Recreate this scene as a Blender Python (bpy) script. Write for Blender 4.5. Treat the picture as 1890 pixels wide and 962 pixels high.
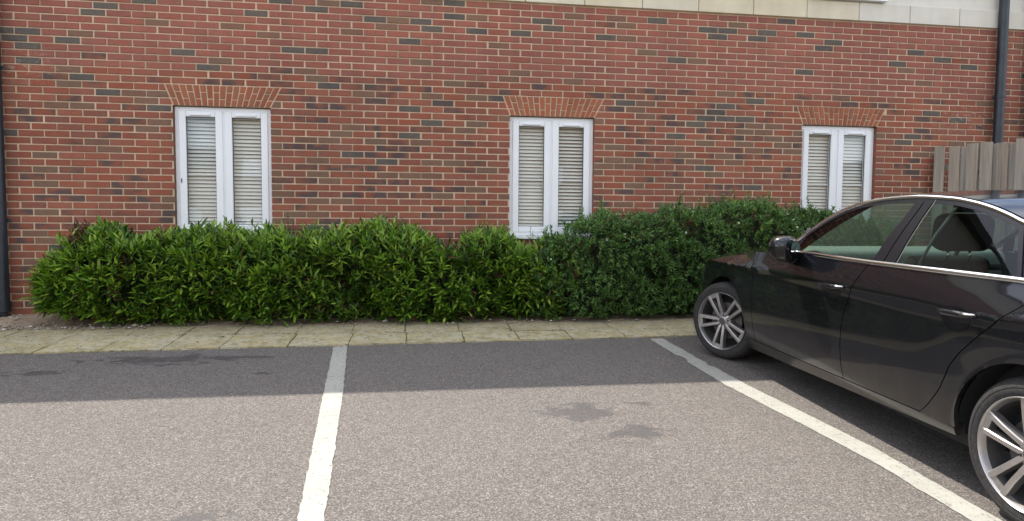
import bpy, bmesh, math, random
import numpy as np
from mathutils import Vector, Matrix

for _o in list(bpy.data.objects):
    bpy.data.objects.remove(_o)
SC = bpy.context.scene
COL = SC.collection
rnd = random.Random(11)

# ------------------------------------------------------------------ camera
cam_d = bpy.data.cameras.new("camera")
cam_d.sensor_width = 36.0
cam_d.lens = 36.0 * 1200.0 / 1890.0
cam_d.clip_start = 0.05
cam_d.clip_end = 500.0
cam = bpy.data.objects.new("camera", cam_d)
COL.objects.link(cam)
YAW, PITCH, ROLL = 0.144532, -0.0576598, 0.006770
CAM_LOC = Vector((4.13304, -7.52789, 1.06219))
_f = Vector((math.sin(YAW) * math.cos(PITCH), math.cos(YAW) * math.cos(PITCH), math.sin(PITCH)))
_r0 = Vector((math.cos(YAW), -math.sin(YAW), 0))
_u0 = _r0.cross(_f)
_r = math.cos(ROLL) * _r0 + math.sin(ROLL) * _u0
_u = -math.sin(ROLL) * _r0 + math.cos(ROLL) * _u0
cam.matrix_world = Matrix(((_r.x, _u.x, -_f.x, CAM_LOC.x), (_r.y, _u.y, -_f.y, CAM_LOC.y),
                           (_r.z, _u.z, -_f.z, CAM_LOC.z), (0, 0, 0, 1)))
SC.camera = cam

# ------------------------------------------------------------------ light
SUN_TRAVEL = Vector((0.31, -0.585, -1.0)).normalized()
SUN_EL = math.asin(-SUN_TRAVEL.z)
SUN_AZ = math.atan2(-SUN_TRAVEL.x, -SUN_TRAVEL.y)
sun_d = bpy.data.lights.new("sun", 'SUN')
sun_d.energy = 3.9
sun_d.angle = math.radians(0.53)
sun_d.color = (1.0, 0.935, 0.85)
sun = bpy.data.objects.new("sun", sun_d)
COL.objects.link(sun)
sun.rotation_euler = SUN_TRAVEL.to_track_quat('-Z', 'Y').to_euler()

world = bpy.data.worlds.new("World")
SC.world = world
world.use_nodes = True
wn = world.node_tree
wn.nodes.clear()
w_out = wn.nodes.new("ShaderNodeOutputWorld")
w_bg = wn.nodes.new("ShaderNodeBackground")
w_sky = wn.nodes.new("ShaderNodeTexSky")
w_sky.sky_type = 'NISHITA'
w_sky.sun_disc = False
w_sky.sun_elevation = SUN_EL
w_sky.sun_rotation = SUN_AZ
w_sky.air_density = 1.0
w_sky.dust_density = 1.5
w_bg.inputs[1].default_value = 0.15
# broken white cloud over the blue
w_tc = wn.nodes.new("ShaderNodeTexCoord")
w_map = wn.nodes.new("ShaderNodeMapping")
w_map.inputs['Scale'].default_value = (1.0, 1.0, 2.4)
w_nz = wn.nodes.new("ShaderNodeTexNoise")
w_nz.inputs['Scale'].default_value = 2.6
w_nz.inputs['Detail'].default_value = 7.0
w_nz.inputs['Roughness'].default_value = 0.58
w_rp = wn.nodes.new("ShaderNodeValToRGB")
w_rp.color_ramp.elements[0].position = 0.44
w_rp.color_ramp.elements[1].position = 0.66
w_mix = wn.nodes.new("ShaderNodeMixRGB")
w_mix.inputs[2].default_value = (13.0, 13.0, 13.1, 1)
wn.links.new(w_tc.outputs['Generated'], w_map.inputs[0])
wn.links.new(w_map.outputs[0], w_nz.inputs['Vector'])
wn.links.new(w_nz.outputs[0], w_rp.inputs[0])
wn.links.new(w_rp.outputs[0], w_mix.inputs[0])
wn.links.new(w_sky.outputs[0], w_mix.inputs[1])
wn.links.new(w_mix.outputs[0], w_bg.inputs[0])
wn.links.new(w_bg.outputs[0], w_out.inputs[0])

SC.view_settings.view_transform = 'Standard'
SC.view_settings.look = 'None'
SC.view_settings.exposure = 0.80
SC.view_settings.gamma = 1.0
SC.render.engine = 'CYCLES'

# ------------------------------------------------------------------ helpers
def tag(o, label=None, cat=None, group=None, kind=None):
    if label: o['label'] = label
    if cat: o['category'] = cat
    if group: o['group'] = group
    if kind: o['kind'] = kind
    return o

def empty(name, loc=(0, 0, 0), parent=None):
    o = bpy.data.objects.new(name, None)
    COL.objects.link(o)
    o.location = loc
    o.empty_display_size = 0.2
    if parent: o.parent = parent
    return o

def link_mesh(name, me, parent=None, mats=None):
    o = bpy.data.objects.new(name, me)
    COL.objects.link(o)
    if parent: o.parent = parent
    if mats is not None:
        for m in (mats if isinstance(mats, (list, tuple)) else [mats]):
            me.materials.append(m)
    return o

def from_data(name, verts, faces, mats, parent=None, smooth=False, midx=None):
    me = bpy.data.meshes.new(name)
    me.from_pydata([tuple(map(float, v)) for v in verts], [], faces)
    o = link_mesh(name, me, parent, mats)
    if midx is not None:
        me.polygons.foreach_set('material_index', midx)
    if smooth:
        me.polygons.foreach_set('use_smooth', [True] * len(me.polygons))
    me.update()
    return o

class MB:
    """collects simple solids into one mesh"""
    def __init__(self):
        self.v, self.f, self.m = [], [], []
    def add(self, verts, faces, mi=0):
        b = len(self.v)
        self.v += [tuple(p) for p in verts]
        self.f += [tuple(b + i for i in fc) for fc in faces]
        self.m += [mi] * len(faces)
    def box(self, x0, x1, y0, y1, z0, z1, mi=0, M=None):
        p = [(x, y, z) for z in (z0, z1) for y in (y0, y1) for x in (x0, x1)]
        if M is not None: p = [M @ Vector(q) for q in p]
        self.add(p, [(0, 2, 3, 1), (4, 5, 7, 6), (0, 1, 5, 4), (2, 6, 7, 3), (0, 4, 6, 2), (1, 3, 7, 5)], mi)
    def tube(self, pts, r, n=10, mi=0, cap=True):
        pts = [Vector(p) for p in pts]
        b = len(self.v)
        for i, p in enumerate(pts):
            d = (pts[min(i + 1, len(pts) - 1)] - pts[max(i - 1, 0)]).normalized()
            a = d.orthogonal().normalized() if abs(d.z) < .99 else Vector((1, 0, 0))
            if abs(d.z) < .99: a = d.cross(Vector((0, 0, 1))).normalized()
            c = d.cross(a)
            rr = r[i] if isinstance(r, (list, tuple)) else r
            for k in range(n):
                t = 2 * math.pi * k / n
                self.v.append(tuple(p + rr * (math.cos(t) * a + math.sin(t) * c)))
        for i in range(len(pts) - 1):
            for k in range(n):
                k2 = (k + 1) % n
                self.f.append((b + i * n + k, b + i * n + k2, b + (i + 1) * n + k2, b + (i + 1) * n + k)); self.m.append(mi)
        if cap:
            self.f.append(tuple(b + k for k in range(n))); self.m.append(mi)
            e = b + (len(pts) - 1) * n
            self.f.append(tuple(e + k for k in reversed(range(n)))); self.m.append(mi)
    def build(self, name, mats, parent=None, smooth=False, bevel=0, seg=2, auto=None):
        me = bpy.data.meshes.new(name)
        me.from_pydata(self.v, [], self.f)
        o = link_mesh(name, me, parent, mats)
        me.polygons.foreach_set('material_index', self.m)
        bm = bmesh.new(); bm.from_mesh(me)
        bmesh.ops.recalc_face_normals(bm, faces=bm.faces)
        if bevel:
            bmesh.ops.bevel(bm, geom=list(bm.edges), offset=bevel, segments=seg, affect='EDGES', profile=.5)
        if smooth:
            for f in bm.faces: f.smooth = True
        if auto is not None:
            for f in bm.faces: f.smooth = True
            for e in bm.edges:
                if len(e.link_faces) == 2 and e.calc_face_angle(0) > auto: e.smooth = False
        bm.to_mesh(me); bm.free(); me.update()
        return o

def copy_obj(src, parent=None):
    c = src.copy(); COL.objects.link(c)
    if parent: c.parent = parent
    return c

# ------------------------------------------------------------------ material helpers
class NT:
    def __init__(self, name):
        self.mat = bpy.data.materials.new(name)
        self.mat.use_nodes = True
        self.t = self.mat.node_tree
        self.t.nodes.clear()
        self.out = self.n("ShaderNodeOutputMaterial")
    def n(self, kind, **kw):
        nd = self.t.nodes.new(kind)
        for k, v in kw.items(): setattr(nd, k, v)
        return nd
    def set(self, sock, v):
        if hasattr(v, 'is_output') or isinstance(v, bpy.types.NodeSocket): self.t.links.new(v, sock)
        else:
            if isinstance(v, (tuple, list)) and len(v) == 3 and sock.type == 'RGBA': v = (*v, 1)
            sock.default_value = v
    def coords(self, which='Object'):
        return self.n("ShaderNodeTexCoord").outputs[which]
    def worldpos(self):
        return self.n("ShaderNodeNewGeometry").outputs['Position']
    def noise(self, vec, scale, detail=4, rough=.55, out='Fac', dist=0):
        nd = self.n("ShaderNodeTexNoise")
        self.set(nd.inputs['Vector'], vec); nd.inputs['Scale'].default_value = scale
        nd.inputs['Detail'].default_value = detail; nd.inputs['Roughness'].default_value = rough
        nd.inputs['Distortion'].default_value = dist
        return nd.outputs[out]
    def voro(self, vec, scale, out='Distance', feature='F1'):
        nd = self.n("ShaderNodeTexVoronoi", feature=feature)
        self.set(nd.inputs['Vector'], vec); nd.inputs['Scale'].default_value = scale
        return nd.outputs[out]
    def ramp(self, fac, stops, interp='LINEAR'):
        nd = self.n("ShaderNodeValToRGB")
        nd.color_ramp.interpolation = interp
        els = nd.color_ramp.elements
        while len(els) < len(stops): els.new(.5)
        for e, (p, c) in zip(els, stops):
            e.position = p; e.color = (*c, 1) if isinstance(c, (tuple, list)) else (c, c, c, 1)
        self.set(nd.inputs[0], fac)
        return nd.outputs[0]
    def mix(self, fac, a, b, mode='MIX'):
        nd = self.n("ShaderNodeMixRGB", blend_type=mode)
        self.set(nd.inputs[0], fac); self.set(nd.inputs[1], a); self.set(nd.inputs[2], b)
        return nd.outputs[0]
    def math(self, op, a, b=None, c=None, clamp=False):
        nd = self.n("ShaderNodeMath", operation=op, use_clamp=clamp)
        for i, v in enumerate((a, b, c)):
            if v is not None: self.set(nd.inputs[i], v)
        return nd.outputs[0]
    def mapping(self, vec, scale=(1, 1, 1), loc=(0, 0, 0), rot=(0, 0, 0)):
        nd = self.n("ShaderNodeMapping")
        self.set(nd.inputs[0], vec)
        nd.inputs['Location'].default_value = loc
        nd.inputs['Rotation'].default_value = rot
        nd.inputs['Scale'].default_value = scale
        return nd.outputs[0]
    def bump(self, h, strength=.3, dist=.01):
        nd = self.n("ShaderNodeBump")
        nd.inputs['Strength'].default_value = strength; nd.inputs['Distance'].default_value = dist
        self.set(nd.inputs['Height'], h)
        return nd.outputs[0]
    def rand_island(self): return self.n("ShaderNodeNewGeometry").outputs['Random Per Island']
    def rand_obj(self): return self.n("ShaderNodeObjectInfo").outputs['Random']
    def bsdf(self, color, rough=.7, normal=None, metallic=0, coat=0, spec=.5, **kw):
        b = self.n("ShaderNodeBsdfPrincipled")
        self.set(b.inputs['Base Color'], color); self.set(b.inputs['Roughness'], rough)
        self.set(b.inputs['Metallic'], metallic); self.set(b.inputs['Specular IOR Level'], spec)
        self.set(b.inputs['Coat Weight'], coat)
        if normal is not None: self.set(b.inputs['Normal'], normal)
        for k, v in kw.items(): self.set(b.inputs[k.replace('_', ' ')], v)
        self.t.links.new(b.outputs[0], self.out.inputs[0])
        return b
    def surface(self, sock):
        self.t.links.new(sock, self.out.inputs[0])

def simple(name, color, rough=.5, metallic=0, spec=.5, coat=0, var=.12, scale=30):
    m = NT(name)
    nz = m.noise(m.worldpos(), scale, 4)
    lo = tuple(c * (1 - var) for c in color); hi = tuple(min(1, c * (1 + var)) for c in color)
    m.bsdf(m.ramp(nz, [(.3, lo), (.7, hi)]), rough, metallic=metallic, spec=spec, coat=coat)
    return m.mat

# ------------------------------------------------------------------ constants of the place
BL, BG = 0.25292, 0.075            # brick module along the wall, course height
Z0 = 2.53                          # height of the course joint on which the window arches end
GS, GZ = 0.049, 0.025              # fall of the car park away from the wall
def gz(y):
    return GZ + GS * max(y, -9.5)

# ------------------------------------------------------------------ materials
def brick_mat(name, stops, blot=None, olive=.0):
    m = NT(name)
    P = m.worldpos()
    r = m.math('FRACT', m.math('ADD', m.rand_island(), m.rand_obj()))
    base = m.ramp(r, stops)
    fine = m.noise(P, 55, 5, .65)
    base = m.mix(.55, base, m.ramp(fine, [(.25, .55), (.5, .98), (.78, 1.3)]), 'MULTIPLY')
    blotch = m.noise(m.mapping(P, (9, 9, 16)), 1.0, 3, .6)
    base = m.mix(m.ramp(blotch, [(.48, 0.0), (.72, .55)]), base, (.19, .125, .085))
    if blot:
        off = m.n("ShaderNodeCombineXYZ"); m.set(off.inputs[0], m.math('MULTIPLY', r, 37.0))
        v = m.n("ShaderNodeVectorMath", operation='ADD'); m.set(v.inputs[0], m.mapping(P, (7.5, 1, 9))); m.set(v.inputs[1], off.outputs[0])
        k = m.noise(v.outputs[0], .8, 1.5, .5)
        base = m.mix(m.ramp(k, [(.42, 0.0), (.60, .9)]), base, blot)
    # lime bloom where the wall has been patched
    d = m.n("ShaderNodeVectorMath", operation='DISTANCE'); m.set(d.inputs[0], m.mapping(P, (.8, 0, 2.6))); d.inputs[1].default_value = (11.15 * .8, 0, 2.44 * 2.6)
    d2 = m.n("ShaderNodeVectorMath", operation='DISTANCE'); m.set(d2.inputs[0], m.mapping(P, (1, 0, 2.0))); d2.inputs[1].default_value = (.12, 0, 2.66 * 2)
    near = m.math('MAXIMUM', m.math('SUBTRACT', .62, d.outputs['Value']), m.math('SUBTRACT', .5, d2.outputs['Value']))
    bl = m.math('MULTIPLY', m.math('MULTIPLY', near, 2.2, clamp=True), m.ramp(m.noise(m.mapping(P, (14, 14, 30)), 1, 4, .7), [(.54, 0.0), (.68, .6)]), clamp=True)
    base = m.mix(bl, base, (.62, .52, .47))
    wx = m.noise(m.mapping(P, (.55, .55, .8)), 1.0, 5, .6)
    base = m.mix(.8, base, m.ramp(wx, [(.3, (.80, .80, .82)), (.5, (1, 1, 1)), (.7, (1.22, 1.16, 1.10))]), 'MULTIPLY')
    st = m.noise(m.mapping(P, (5, 5, .55)), 1.0, 5, .65)
    base = m.mix(.5, base, m.ramp(st, [(.28, .72), (.5, 1.0), (.75, 1.1)]), 'MULTIPLY')
    h = m.noise(P, 120, 5, .7)
    m.bsdf(base, .88, m.bump(h, .35, .004), spec=.25)
    return m.mat

M = {}
M['brick_red'] = brick_mat('brick red', [(0, (.272, .084, .050)), (.3, (.318, .112, .070)), (.55, (.255, .094, .064)), (.8, (.300, .090, .053)), (1, (.222, .090, .064))])
M['brick_red_top'] = brick_mat('brick red even', [(0, (.285, .095, .068)), (.5, (.320, .115, .082)), (1, (.262, .098, .074))])
M['brick_blot'] = brick_mat('brick fired unevenly', [(0, (.26, .078, .046)), (.5, (.275, .092, .055)), (1, (.22, .085, .055))], blot=(.085, .070, .066))
M['brick_brown'] = brick_mat('brick brown', [(0, (.185, .115, .078)), (.5, (.215, .120, .080)), (1, (.19, .10, .07))])
M['brick_dark'] = brick_mat('brick blue grey', [(0, (.105, .092, .080)), (.5, (.125, .108, .092)), (1, (.090, .080, .076))])
M['brick_arch'] = brick_mat('brick rubbed orange', [(0, (.33, .105, .054)), (.4, (.37, .125, .065)), (.7, (.29, .095, .052)), (1, (.34, .13, .074))])

def mortar_mat():
    m = NT('buff mortar'); P = m.worldpos()
    c = m.ramp(m.noise(P, 6, 5, .6), [(.3, (.56, .41, .275)), (.6, (.68, .52, .365)), (.8, (.75, .60, .45))])
    c = m.mix(.35, c, m.ramp(m.noise(P, 140, 3, .7), [(.3, .6), (.7, 1.15)]), 'MULTIPLY')
    c = m.mix(.75, c, m.ramp(m.noise(m.mapping(P, (1.1, 1.1, 2.6)), 1.0, 6, .65), [(.32, (.62, .60, .58)), (.52, (1, 1, 1)), (.75, (1.12, 1.1, 1.08))]), 'MULTIPLY')
    m.bsdf(c, .92, m.bump(m.noise(P, 200, 3, .7), .4, .003), spec=.2)
    return m.mat
M['mortar'] = mortar_mat()

def render_mat(name, a, b, sc=1.0):
    m = NT(name); P = m.worldpos()
    c = m.ramp(m.noise(P, 2.2 * sc, 6, .6), [(.3, a), (.7, b)])
    c = m.mix(.25, c, m.ramp(m.noise(m.mapping(P, (9, 9, 1.2)), 1, 4, .6), [(.35, .78), (.7, 1.05)]), 'MULTIPLY')
    m.bsdf(c, .9, m.bump(m.noise(P, 160, 4, .6), .35, .003), spec=.2)
    return m.mat
M['render'] = render_mat('cream render', (.66, .63, .55), (.74, .71, .63))
M['band'] = [render_mat('cast stone %d' % i, a, b) for i, (a, b) in enumerate([((.61, .53, .37), (.72, .64, .47)), ((.62, .55, .41), (.71, .64, .50)), ((.62, .59, .50), (.70, .67, .58))])]
M['upvc'] = simple('white upvc', (.82, .83, .84), .28, spec=.5, var=.02, scale=3)
M['gasket'] = simple('black gasket', (.02, .02, .022), .6)
M['blind'] = simple('pale blind slat', (.84, .83, .78), .55, var=.05, scale=4)
M['room'] = simple('dim room', (.10, .095, .09), .9)
M['pipe'] = simple('black plastic pipe', (.020, .026, .035), .38, spec=.5, var=.25, scale=7)  # blue cast of lens flare is put into this black
M['pale_brick'] = simple('pale brick', (.42, .34, .24), .9, var=.2, scale=3)
M['roof_tile'] = simple('grey roof tile', (.12, .11, .11), .8)

def glass_mat(name, tint, ior=1.5, mult=2.0, rough=.0):
    m = NT(name)
    fr = m.n("ShaderNodeFresnel"); fr.inputs['IOR'].default_value = ior
    tr = m.n("ShaderNodeBsdfTransparent"); tr.inputs[0].default_value = (*tint, 1)
    gl = m.n("ShaderNodeBsdfGlossy"); gl.inputs['Roughness'].default_value = rough
    P = m.worldpos()
    m.set(gl.inputs['Normal'], m.bump(m.noise(P, 1.6, 2, .4), .05, .05))
    mx = m.n("ShaderNodeMixShader")
    m.set(fr.inputs['IOR'], m.math('ADD', ior, m.math('MULTIPLY', m.n('ShaderNodeNewGeometry').outputs['Backfacing'], 1 / ior - ior)))
    m.set(mx.inputs[0], m.math('MULTIPLY', fr.outputs[0], mult, clamp=True))
    m.t.links.new(tr.outputs[0], mx.inputs[1]); m.t.links.new(gl.outputs[0], mx.inputs[2])
    m.surface(mx.outputs[0])
    return m.mat
M['pane'] = glass_mat('window glass', (.93, .95, .94), mult=2.6)

def asphalt_mat():
    m = NT('worn asphalt'); P = m.worldpos()
    big = m.noise(P, .9, 5, .6)
    base = m.ramp(big, [(.3, (.112, .099, .086)), (.7, (.143, .127, .111))])
    st = m.voro(P, 175, 'Color')
    sep = m.n("ShaderNodeSeparateColor"); m.set(sep.inputs[0], st)
    stone = m.ramp(sep.outputs[0], [(0, (.048, .046, .046)), (.3, (.11, .099, .090)), (.6, (.160, .141, .124)), (.82, (.235, .207, .182)), (.95, (.36, .333, .30))])
    base = m.mix(.62, base, stone)
    gr = m.noise(P, 260, 4, .75)
    base = m.mix(.5, base, m.ramp(gr, [(.28, .55), (.5, 1.0), (.72, 1.4)]), 'MULTIPLY')
    mid = m.noise(P, 14, 5, .65)
    base = m.mix(.45, base, m.ramp(mid, [(.3, .84), (.7, 1.12)]), 'MULTIPLY')
    # the strip by the slabs, where nothing drives, is older, greyer binder
    sx = m.n("ShaderNodeSeparateXYZ"); m.set(sx.inputs[0], P)
    # damp and oil stains
    tot = None
    for (x, y, rx, ry, amt) in STAINS:
        d = m.n("ShaderNodeVectorMath", operation='LENGTH')
        m.set(d.inputs[0], m.mapping(P, (1 / rx, 1 / ry, 0), (-x / rx, -y / ry, 0)))
        s = m.math('SUBTRACT', amt * .85, d.outputs['Value'])
        tot = s if tot is None else m.math('MAXIMUM', tot, s)
    nz = m.math('MULTIPLY', m.math('SUBTRACT', m.noise(m.mapping(P, (4, 7, 1)), 1.6, 9, .74), .5), 4.6)
    k = m.ramp(m.math('ADD', tot, nz), [(.40, 0.0), (.56, 1.0)])
    base = m.mix(m.math('MULTIPLY', k, .66), base, (.050, .048, .050))
    h = m.math('ADD', m.math('MULTIPLY', m.voro(P, 150), .7), gr)
    m.bsdf(base, m.math('SUBTRACT', .9, m.math('MULTIPLY', k, .35)), m.bump(h, .55, .006), spec=.3)
    return m.mat
STAINS = [(5.14, -3.52, .24, .17, 1.6), (5.42, -3.93, .19, .12, 1.6), (5.6, -3.38, .14, .06, 1.2),
          (2.1, -1.93, .75, .22, 1.2), (2.6, -1.90, .5, .17, 1.1), (1.29, -2.25, .30, .15, 1.2), (1.0, -2.55, .3, .10, .9), (2.95, -2.42, .12, .05, 1.2), (3.19, -4.68, .14, .10, 1.4),
          (4.1, -1.85, .35, .1, .5), (6.95, -2.6, .5, .7, .5), (.4, -2.8, .5, .2, .5)]
M['asphalt'] = asphalt_mat()

def paint_mat():
    m = NT('road paint'); P = m.worldpos()
    c = m.ramp(m.noise(P, 5, 6, .7), [(.3, (.35, .345, .30)), (.7, (.43, .42, .37))])
    worn = m.ramp(m.noise(P, 34, 7, .78), [(.37, .9), (.44, 0.0)])
    spk = m.ramp(m.noise(P, 200, 3, .7), [(.33, .75), (.46, 0.0)])
    c = m.mix(worn, c, (.15, .138, .126)); c = m.mix(spk, c, (.16, .15, .14))
    m.bsdf(c, .8, m.bump(m.noise(P, 260, 4, .7), .4, .004), spec=.3)
    return m.mat
M['paint'] = paint_mat()

def slab_mat():
    m = NT('riven buff slab'); P = m.worldpos()
    r = m.math('FRACT', m.math('ADD', m.rand_island(), m.rand_obj()))
    c = m.ramp(r, [(0, (.40, .325, .165)), (.5, (.48, .395, .21)), (1, (.43, .355, .19))])
    c = m.mix(m.ramp(m.noise(P, 7, 6, .68), [(.40, 0.0), (.62, .75)]), c, (.46, .43, .33))
    sy = m.n('ShaderNodeSeparateXYZ'); m.set(sy.inputs[0], P)
    dirt = m.math('MULTIPLY', m.math('MULTIPLY', m.math('ADD', sy.outputs[1], 1.25, clamp=True), 1.5, clamp=True), m.ramp(m.noise(P, 9, 6, .7), [(.3, .35), (.65, 1.0)]), clamp=True)
    c = m.mix(dirt, c, (.21, .165, .105))
    c = m.mix(m.ramp(m.noise(P, 4.3, 6, .7), [(.48, 0.0), (.70, .65)]), c, (.20, .175, .075))
    c = m.mix(m.ramp(m.noise(P, 19, 7, .72), [(.52, 0.0), (.62, .7)]), c, (.15, .135, .075))
    c = m.mix(m.ramp(m.noise(m.mapping(P, (1, 1, 1), (5, 3, 0)), 30, 6, .7), [(.57, 0.0), (.66, .8)]), c, (.56, .53, .44))
    c = m.mix(.8, c, m.ramp(m.noise(P, 90, 6, .78), [(.28, .45), (.5, 1.0), (.72, 1.5)]), 'MULTIPLY')
    m.bsdf(c, .92, m.bump(m.noise(P, 60, 6, .7), .6, .008), spec=.2)
    return m.mat
M['slab'] = slab_mat()

def soil_mat():
    m = NT('dry stony soil'); P = m.worldpos()
    c = m.ramp(m.noise(P, 9, 7, .7), [(.3, (.27, .195, .135)), (.55, (.39, .30, .215)), (.8, (.48, .385, .29))])
    c = m.mix(.6, c, m.ramp(m.noise(P, 110, 5, .75), [(.28, .45), (.5, 1.0), (.72, 1.5)]), 'MULTIPLY')
    m.bsdf(c, .95, m.bump(m.noise(P, 45, 7, .75), .9, .02), spec=.15)
    return m.mat
M['soil'] = soil_mat()
M['soil_dark'] = simple('damp joint soil', (.12, .12, .055), .95, var=.5, scale=40)

def pebble_mat():
    m = NT('pebble'); P = m.worldpos()
    c = m.ramp(m.rand_island(), [(0, (.16, .125, .09)), (.4, (.30, .25, .19)), (.7, (.44, .39, .32)), (.9, (.58, .54, .48)), (1, (.10, .08, .06))])
    c = m.mix(.4, c, m.ramp(m.noise(P, 90, 4, .7), [(.3, .6), (.7, 1.2)]), 'MULTIPLY')
    m.bsdf(c, .85, spec=.25)
    return m.mat
M['pebble'] = pebble_mat()

def leaf_mat(name, stops, rough=.42, trans=.25, back=1.35):
    m = NT(name)
    r = m.math('FRACT', m.math('ADD', m.rand_island(), m.rand_obj()))
    c = m.ramp(r, stops)
    P = m.worldpos()
    c = m.mix(.5, c, m.ramp(m.noise(P, 26, 3, .6), [(.3, .7), (.7, 1.25)]), 'MULTIPLY')
    b = m.n("ShaderNodeBsdfPrincipled")
    m.set(b.inputs['Base Color'], c); b.inputs['Roughness'].default_value = rough; b.inputs['Specular IOR Level'].default_value = .45
    t = m.n("ShaderNodeBsdfTranslucent"); m.set(t.inputs[0], m.mix(1, c, (1.1, 1.35, .5), 'MULTIPLY'))
    mx = m.n("ShaderNodeMixShader"); mx.inputs[0].default_value = trans
    m.t.links.new(b.outputs[0], mx.inputs[1]); m.t.links.new(t.outputs[0], mx.inputs[2])
    m.surface(mx.outputs[0])
    return m.mat
M['laurel'] = leaf_mat('laurel leaf', [(0, (.070, .155, .013)), (.3, (.115, .232, .018)), (.6, (.165, .295, .023)), (.85, (.24, .375, .036)), (1, (.33, .45, .06))])
M['laurel_tip'] = leaf_mat('young laurel leaf', [(0, (.16, .275, .022)), (.5, (.225, .355, .034)), (1, (.32, .44, .07))], trans=.3)
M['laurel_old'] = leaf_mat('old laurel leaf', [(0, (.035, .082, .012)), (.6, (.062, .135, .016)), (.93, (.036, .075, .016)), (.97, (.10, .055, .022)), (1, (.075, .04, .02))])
M['dead_leaf'] = leaf_mat('withered leaf', [(0, (.085, .035, .016)), (.5, (.12, .055, .025)), (1, (.065, .03, .016))], rough=.7, trans=.1)
M['shrub'] = leaf_mat('small shrub leaf', [(0, (.056, .125, .030)), (.35, (.092, .190, .042)), (.7, (.130, .240, .054)), (.9, (.16, .265, .070)), (1, (.22, .31, .11))], rough=.55)
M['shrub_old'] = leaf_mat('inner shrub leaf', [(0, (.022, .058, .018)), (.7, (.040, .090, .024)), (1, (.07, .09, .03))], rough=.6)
M['blossom'] = simple('white blossom', (.80, .80, .74), .6, var=.05)
M['core'] = simple('hedge core in painted shade', (.026, .030, .013), .95, var=.6, scale=18)  # near-black green stands in for the shade deep inside the hedges
M['twig'] = simple('brown twig', (.055, .036, .024), .85, var=.3)
M['litter'] = leaf_mat('dry leaf litter', [(0, (.10, .06, .03)), (.5, (.17, .11, .05)), (.8, (.06, .04, .025)), (1, (.22, .17, .08))], rough=.9, trans=.05)
M['weed'] = leaf_mat('weed leaf', [(0, (.07, .15, .03)), (.6, (.12, .22, .04)), (1, (.22, .24, .05))])
M['moss'] = leaf_mat('joint moss', [(0, (.05, .075, .018)), (.6, (.085, .12, .026)), (1, (.12, .13, .04))], rough=.9)

def wood_mat():
    m = NT('weathered grey board')
    P = m.coords('Object')
    r = m.math('FRACT', m.math('ADD', m.rand_obj(), 0.0))
    off = m.n("ShaderNodeCombineXYZ"); m.set(off.inputs[0], m.math('MULTIPLY', r, 19.0)); m.set(off.inputs[2], m.math('MULTIPLY', r, 31.0))
    v = m.n("ShaderNodeVectorMath", operation='ADD'); m.set(v.inputs[0], P); m.set(v.inputs[1], off.outputs[0])
    g = m.noise(m.mapping(v.outputs[0], (48, 48, 1.6)), 1, 6, .65, dist=.6)
    base = m.ramp(r, [(0, (.27, .225, .175)), (.5, (.345, .295, .235)), (1, (.30, .27, .23))])
    c = m.mix(.75, base, m.ramp(g, [(.28, .45), (.5, 1.0), (.72, 1.35)]), 'MULTIPLY')
    kn = m.voro(m.mapping(v.outputs[0], (6, 6, 2.2)), 1.0)
    c = m.mix(m.ramp(kn, [(.05, .85), (.12, 0.0)]), c, (.09, .08, .07))
    m.bsdf(c, .9, m.bump(g, .5, .004), spec=.2)
    return m.mat
M['wood'] = wood_mat()

# ------------------------------------------------------------------ ground
def ground_sheet():
    ys = [60, 8, 1.5, 0.6, -.7, -1.5, -2.5, -4, -6, -9.5, -12, -25, -60, -160]
    xs = [-120, -40, -10, 0, 4, 8, 12, 20, 60, 140]
    v = [(x, y, gz(y)) for y in ys for x in xs]
    n = len(xs)
    f = [(i * n + j, (i + 1) * n + j, (i + 1) * n + j + 1, i * n + j + 1) for i in range(len(ys) - 1) for j in range(n - 1)]
    o = from_data('asphalt_ground', v, f, M['asphalt'])
    return tag(o, 'grey worn asphalt of the car park in front of the brick wall', kind='structure')
ground_sheet()

def marking(pts_l, pts_r, label, seed, step=.025, notch=()):
    """painted line with ragged edges: two polylines in plan"""
    r = random.Random(seed)
    def samp(pts):
        out = []
        for (x0, y0), (x1, y1) in zip(pts, pts[1:]):
            n = max(1, int(abs(y1 - y0) / step))
            out += [(x0 + (x1 - x0) * i / n, y0 + (y1 - y0) * i / n) for i in range(n)]
        return out + [pts[-1]]
    L = samp(pts_l)
    yR = [p[1] for p in pts_r]; xR = [p[0] for p in pts_r]
    v, f = [], []
    wl = wr = 0
    for i, (x, y) in enumerate(L):
        xr = float(np.interp(-y, [-q for q in yR], xR))
        wl = wl * .45 + r.uniform(-.0035, .0035); wr = wr * .45 + r.uniform(-.0035, .0035)
        a, b = x + wl, xr + wr
        for (y0, y1, da, db) in notch:
            if y1 <= y <= y0:
                t = math.sin(math.pi * (y0 - y) / (y0 - y1)) ** .5
                a += da * t; b += db * t
        m = [a + (b - a) * t for t in (0, .5, 1)]
        v += [(q, y, gz(y) + .004) for q in m]
        if i: f += [(3 * i - 3, 3 * i, 3 * i + 1, 3 * i - 2), (3 * i - 2, 3 * i + 1, 3 * i + 2, 3 * i - 1)]
    o = from_data('parking_line', v, f, M['paint'])
    return tag(o, label, kind='structure')
marking([(3.388, -1.60), (3.51, -3.236), (3.627, -4.735), (3.78, -7.0), (3.9, -9)], [(3.509, -1.60), (3.63, -3.08), (3.738, -4.735), (3.89, -7.0), (4.01, -9)],
        'white painted line between two empty parking bays', 3)
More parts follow.
